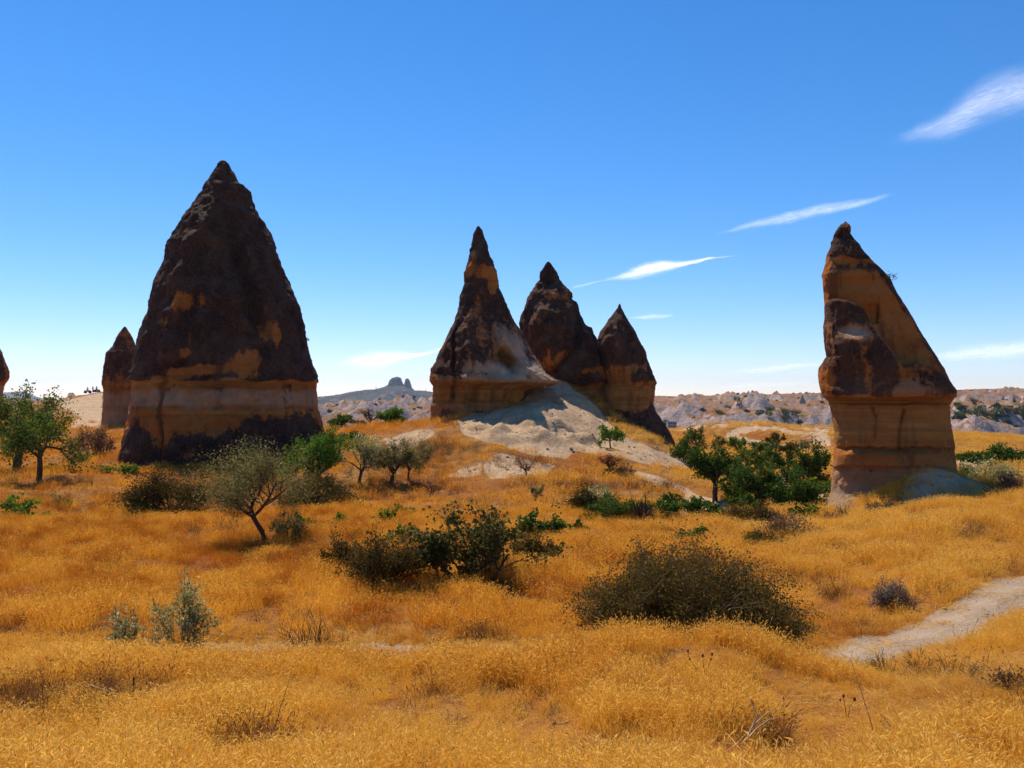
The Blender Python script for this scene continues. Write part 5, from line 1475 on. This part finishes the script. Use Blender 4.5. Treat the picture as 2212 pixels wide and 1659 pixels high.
def stones():
    rs = np.random.RandomState(51)
    sm = [stone_mesh(i) for i in range(4)]
    x1, y1 = sample(rs, 9000, 58, 100); x2 = rs.uniform(-9, 18, 2600); y2 = rs.uniform(14, 28, 2600); x3, y3 = sample(rs, 2500, 38, 52)
    x = np.concatenate([x1, x2, x3]); y = np.concatenate([y1, y2, y3]); z = ground_z(x, y); b, r, rd = masks(x, y, z)
    k = (rs.rand(len(x)) < np.maximum(.5 * b, .75 * r * (rd > .3)))
    x, y, z = x[k], y[k], z[k]; n = len(x)
    s = rs.lognormal(0, .6, n) * np.where(y > 35, .14, .045)
    rot = np.stack([rs.normal(0, .3, n), rs.normal(0, .3, n), rs.rand(n) * 6.28], -1)
    scatter_object('loose_stones', np.stack([x, y, z], -1), rot, s, rs.randint(0, 4, n).astype(np.int32), sm, 'loose pale tuff stones on the bare slopes and the track', 'stones')
stones()
# ------------------------------------------------------------------ small things
def stalk(name, label, cat, paths, mat, heads=None, hm=None):
    """paths: list of (list of (px, py, dY), r0, r1) anchored at the first foot"""
    x0, y0 = paths[0][0][0][:2]
    b = hit(x0, y0)
    t = empty(name, b); tag(t, label, cat)
    mb = MB()
    for pts, r0, r1 in paths:
        w = np.array([at(p[0], p[1], b[1] + p[2]) for p in pts]) - b
        mb.tube(w, np.linspace(r0, r1, len(w)), 5)
    mb.build('stem', mat, t, True)
    for hx, hy, r in heads or []:
        mb = MB(); mb.blob(at(hx, hy, b[1]) - b, (r, r, r * 1.4), 6, 8); mb.build('seed_head', hm or mat, t, True)
    return t
STRAWS = plain('straw_stem', (.55, .33, .12), .8, var=.15, scale=6)
RUST = plain('rust_stem', (.22, .07, .025), .9, var=.3, scale=8)
DKST = plain('dark_stem', (.07, .035, .02), .9, var=.3, scale=8)
stalk('dry_stalk', 'tall thin straw coloured stalk standing before the dirt track', 'stalk', [([(1898, 1625, 0), (1880, 1555, .05), (1856, 1480, .1), (1838, 1424, .15)], .009, .004), ([(1852, 1470, .1), (1800, 1450, 0), (1720, 1436, -.1)], .004, .002), ([(1838, 1424, .15), (1815, 1412, .1)], .003, .002), ([(1838, 1424, .15), (1843, 1402, .1)], .003, .002)], STRAWS)
def umbel(px, py, n, L, lab, seed, lean):
    rs = random.Random(seed); paths = [([(px + lean, py + 75, 0), (px + lean * .5, py + 35, .05), (px, py, .1)], .008, .005)]
    for i in range(n):
        a = i / n * 6.283 + rs.uniform(-.3, .3)
        paths.append(([(px, py, .1), (px + L * .5 * math.cos(a), py - L * .22 * math.sin(a) - 4, .1 + .2 * math.sin(a)), (px + L * math.cos(a), py - L * .45 * math.sin(a) - 6, .1 + .4 * math.sin(a))], .005, .002))
    stalk('dry_umbel', lab, 'stalk', paths, STRAWS)
umbel(2068, 1592, 8, 80, 'dry straw umbel with spreading rays at the lower right corner', 1, -30)
umbel(2165, 1580, 7, 70, 'second dry straw umbel, rightmost at the lower right corner', 2, 40)
umbel(1590, 1608, 6, 55, 'dry straw umbel near the bottom edge right of centre', 3, 55)
stalk('fallen_branch', 'bleached forked twig lying in the grass near the bottom', 'branch', [([(1600, 1652, 0), (1612, 1600, .05), (1625, 1570, .1), (1652, 1545, .1), (1676, 1528, .1)], .016, .005), ([(1612, 1600, .05), (1634, 1574, .15), (1660, 1555, .2), (1690, 1548, .2)], .010, .003), ([(1625, 1572, .1), (1636, 1545, .1), (1622, 1515, .12), (1608, 1490, .14)], .010, .003), ([(1634, 1550, .1), (1640, 1530, .1)], .006, .002)], BLEACH)
stalk('fallen_branch', 'long curved bleached twig arching over weeds at the lower left', 'branch', [([(338, 1550, 0), (318, 1536, .05), (290, 1515, .1), (260, 1502, .15), (225, 1490, .2), (183, 1476, .25)], .013, .004), ([(305, 1526, .05), (285, 1520, .1), (262, 1522, .1)], .007, .003)], BLEACH)
for i, (px, y0, y1, lab) in enumerate([(216, 1505, 1466, 'short dark dead stalk, left of two among lower left weeds'), (288, 1545, 1466, 'thin dark dead stalk, right of two among lower left weeds'), (62, 1500, 1470, 'dark dead stalk by the left border above the weeds')]):
    stalk('dead_stalk', lab, 'stalk', [([(px, y0, 0), (px - 2, (y0 + y1) / 2, 0), (px + 1, y1, .02)], .016 if i == 0 else .010, .008)], DKST, [(px + 1, y1, .016)], DKST)
stalk('dock_stalk', 'rust coloured forked dock stalks before the huge thorn bush', 'stalk', [([(1527, 1478, 0), (1508, 1450, .05), (1490, 1425, .05), (1486, 1406, .08)], .007, .003), ([(1527, 1478, 0), (1520, 1440, 0), (1518, 1418, 0)], .007, .003), ([(1522, 1455, 0), (1534, 1430, .05), (1538, 1414, .05)], .005, .003)], RUST, [(1486, 1406, .02), (1518, 1416, .02), (1538, 1413, .02), (1490, 1424, .014), (1536, 1424, .014)], RUST)
stalk('dock_stalk', 'pair of rust dock stalks by the grey sage tuft', 'stalk', [([(966, 1452, 0), (964, 1430, 0), (962, 1408, 0)], .007, .003), ([(966, 1452, 0), (972, 1432, .05), (974, 1414, .05)], .006, .003)], RUST, [(962, 1408, .022), (974, 1413, .02), (964, 1424, .014)], RUST)
stalk('dock_stalk', 'rust dock stalk cluster at the lower right', 'stalk', [([(1830, 1560, 0), (1826, 1530, 0), (1822, 1505, 0)], .007, .003), ([(1830, 1560, 0), (1836, 1528, .05), (1846, 1512, .05)], .006, .003)], RUST, [(1822, 1503, .02), (1846, 1510, .022), (1815, 1512, .015)], RUST)
stalk('dry_stalk', 'thin leaning dark stem in the lower middle foreground', 'stalk', [([(578, 1645, 0), (592, 1580, .05), (605, 1530, .1), (625, 1470, .2)], .008, .003), ([(580, 1640, 0), (610, 1600, .1), (640, 1560, .2)], .006, .002), ([(592, 1580, .05), (560, 1560, .1), (515, 1525, .15)], .005, .002)], GREYB)
stalk('dead_branch', 'dark dead branch lying on the right grassy slope', 'branch', [([(1922, 1212, 0), (1945, 1206, .1), (1968, 1200, .1), (1978, 1197, .1)], .010, .02), ([(1945, 1206, .1), (1925, 1200, .1), (1905, 1204, .1)], .010, .004), ([(1955, 1203, .1), (1938, 1194, .2), (1918, 1192, .3)], .009, .004), ([(1930, 1209, .1), (1912, 1214, .1), (1898, 1212, .1)], .008, .003)], DKST)
stalk('wooden_stake', 'thin dark stake standing at the left foot of the largest cone', 'stake', [([(268, 1012, 0), (268, 980, 0)], .06, .05)], DKST)

# ------------------------------------------------------------------ two quad bikes with riders on the far ridge
BODYQ = plain('quad_paint', (.05, .02, .02), .4, .4)
TYRE = plain('tyre_rubber', (.015, .015, .016), .9)
METAL = plain('dark_metal', (.08, .08, .085), .4, .5, .8)
CLOTH1 = plain('dark_clothes', (.025, .03, .045), .9)
CLOTH2 = plain('grey_clothes', (.08, .075, .075), .9)
def quad(pos, rz, lab):
    t = empty('quad_bike', pos); t.rotation_euler = (0, 0, rz); tag(t, lab, 'quad bike', 'quad bikes on the ridge')
    for sx in (-.62, .62):
        for sy in (-.42, .42):
            th = np.linspace(0, 2 * math.pi, 17)
            mb = MB(); mb.tube(np.stack([sx + .2 * np.cos(th), 0 * th + sy, .28 + .2 * np.sin(th)], -1), .095, 8); w = mb.build('wheel', TYRE, t, True)
            mb = MB(); mb.tube([(sx, sy - .07, .28), (sx, sy + .07, .28)], .15, 10); mb.build('rim', METAL, w, True)
    mb = MB(); mb.box((0, 0, .42), (1.3, .34, .22)); mb.tube([(-.62, -.42, .28), (-.62, .42, .28)], .04); mb.tube([(.62, -.42, .28), (.62, .42, .28)], .04); mb.build('chassis', METAL, t)
    mb = MB(); mb.blob((.55, 0, .68), (.42, .46, .17)); mb.blob((-.58, 0, .66), (.42, .46, .15)); mb.build('fenders', BODYQ, t, True)
    mb = MB(); mb.blob((-.18, 0, .74), (.46, .17, .11)); mb.build('seat', TYRE, t, True)
    mb = MB(); mb.tube([(.42, 0, .7), (.30, 0, 1.0)], .03); mb.tube([(.2, -.38, 1.02), (.32, 0, 1.0), (.2, .38, 1.02)], .022); mb.build('handlebar', METAL, t)
    mb = MB()
    for q in (-.3, 0, .3): mb.tube([(-.95, q, .82), (-.5, q, .82)], .015)
    mb.tube([(-.95, -.35, .82), (-.95, .35, .82)], .015); mb.build('rear_rack', METAL, t)
    mb = MB(); mb.blob((.93, 0, .66), (.06, .12, .07)); mb.build('headlight', WHITE, t, True)
SKIN = plain('skin', (.35, .2, .14), .7)
HAIR = plain('dark_hair', (.02, .015, .012), .8)
def person(pos, rz, J, lab, cm):
    """J: joints of the pose; body is one continuous skinned mesh"""
    t = empty('person', pos); t.rotation_euler = (0, 0, rz); tag(t, lab, 'person', 'riders on the ridge')
    names = ['pelvis', 'waist', 'chest', 'neck', 'shL', 'elL', 'haL', 'shR', 'elR', 'haR', 'hipL', 'knL', 'anL', 'toL', 'hipR', 'knR', 'anR', 'toR', 'head']
    rad = dict(pelvis=.15, waist=.135, chest=.16, neck=.06, shL=.075, elL=.052, haL=.038, shR=.075, elR=.052, haR=.038, hipL=.10, knL=.065, anL=.05, toL=.04, hipR=.10, knR=.065, anR=.05, toR=.04, head=.055)
    E = [('pelvis', 'waist'), ('waist', 'chest'), ('chest', 'neck'), ('neck', 'head'), ('chest', 'shL'), ('shL', 'elL'), ('elL', 'haL'), ('chest', 'shR'), ('shR', 'elR'), ('elR', 'haR'), ('pelvis', 'hipL'), ('hipL', 'knL'), ('knL', 'anL'), ('anL', 'toL'), ('pelvis', 'hipR'), ('hipR', 'knR'), ('knR', 'anR'), ('anR', 'toR')]
    me = bpy.data.meshes.new('body')
    me.from_pydata([J[n] for n in names], [(names.index(a), names.index(b)) for a, b in E], [])
    o = bpy.data.objects.new('body', me); COL.objects.link(o); o.parent = t
    me.materials.append(cm)
    md = o.modifiers.new('skin', 'SKIN')
    for i, n in enumerate(names):
        me.skin_vertices[0].data[i].radius = (rad[n], rad[n]); me.skin_vertices[0].data[i].use_root = (i == 0)
    s = o.modifiers.new('sub', 'SUBSURF'); s.levels = 1; s.render_levels = 2
    h = np.array(J['head']) + [0, 0, .10]
    mb = MB(); mb.blob(h, (.095, .08, .125), 10, 12); mb.blob(h + [.095, 0, -.01], (.02, .015, .025)); mb.build('head', SKIN, t, True)
    mb = MB(); mb.blob(h + [-.02, 0, .04], (.10, .09, .11), 10, 12); mb.build('hair', HAIR, t, True)
SIT = dict(pelvis=(-.25, 0, .92), waist=(-.2, 0, 1.1), chest=(-.1, 0, 1.34), neck=(-.02, 0, 1.5), head=(0, 0, 1.58), shL=(-.08, .19, 1.42), elL=(.08, .28, 1.2), haL=(.24, .34, 1.06), shR=(-.08, -.19, 1.42), elR=(.08, -.28, 1.2), haR=(.24, -.34, 1.06), hipL=(-.2, .13, .9), knL=(.2, .3, .82), anL=(.1, .32, .42), toL=(.26, .33, .38), hipR=(-.2, -.13, .9), knR=(.2, -.3, .82), anR=(.1, -.32, .42), toR=(.26, -.33, .38))
STAND = dict(pelvis=(0, 0, .92), waist=(0, 0, 1.1), chest=(0, 0, 1.34), neck=(.01, 0, 1.5), head=(.02, 0, 1.58), shL=(0, .19, 1.42), elL=(-.02, .25, 1.15), haL=(.05, .24, .9), shR=(0, -.19, 1.42), elR=(-.02, -.25, 1.15), haR=(.05, -.24, .9), hipL=(0, .1, .88), knL=(.02, .12, .5), anL=(0, .13, .08), toL=(.16, .14, .04), hipR=(0, -.1, .88), knR=(.02, -.12, .5), anR=(0, -.13, .08), toR=(.16, -.14, .04))
def ridge(px):
    Y = np.linspace(180, 290, 240); x = (px - 1106) / FPX * Y
    z = ground_z(x, Y); k = int(np.argmax((z - CAMZ) / Y))
    return np.array([x[k], Y[k], z[k]])
q1 = ridge(189.5); q2 = ridge(209.0); q3 = ridge(200.5)
quad(q1, R(8), 'quad bike at left on the pale ridge, facing right'); person(q1, R(8), SIT, 'seated rider in dark clothes on the left quad bike', CLOTH1)
quad(q2, R(-10), 'quad bike at right on the pale ridge, nearest the small hidden cone'); person(q2, R(-10), SIT, 'seated rider in dark clothes on the right quad bike', CLOTH1)
person(q3, R(60), STAND, 'person in grey standing between the two quad bikes', CLOTH2)
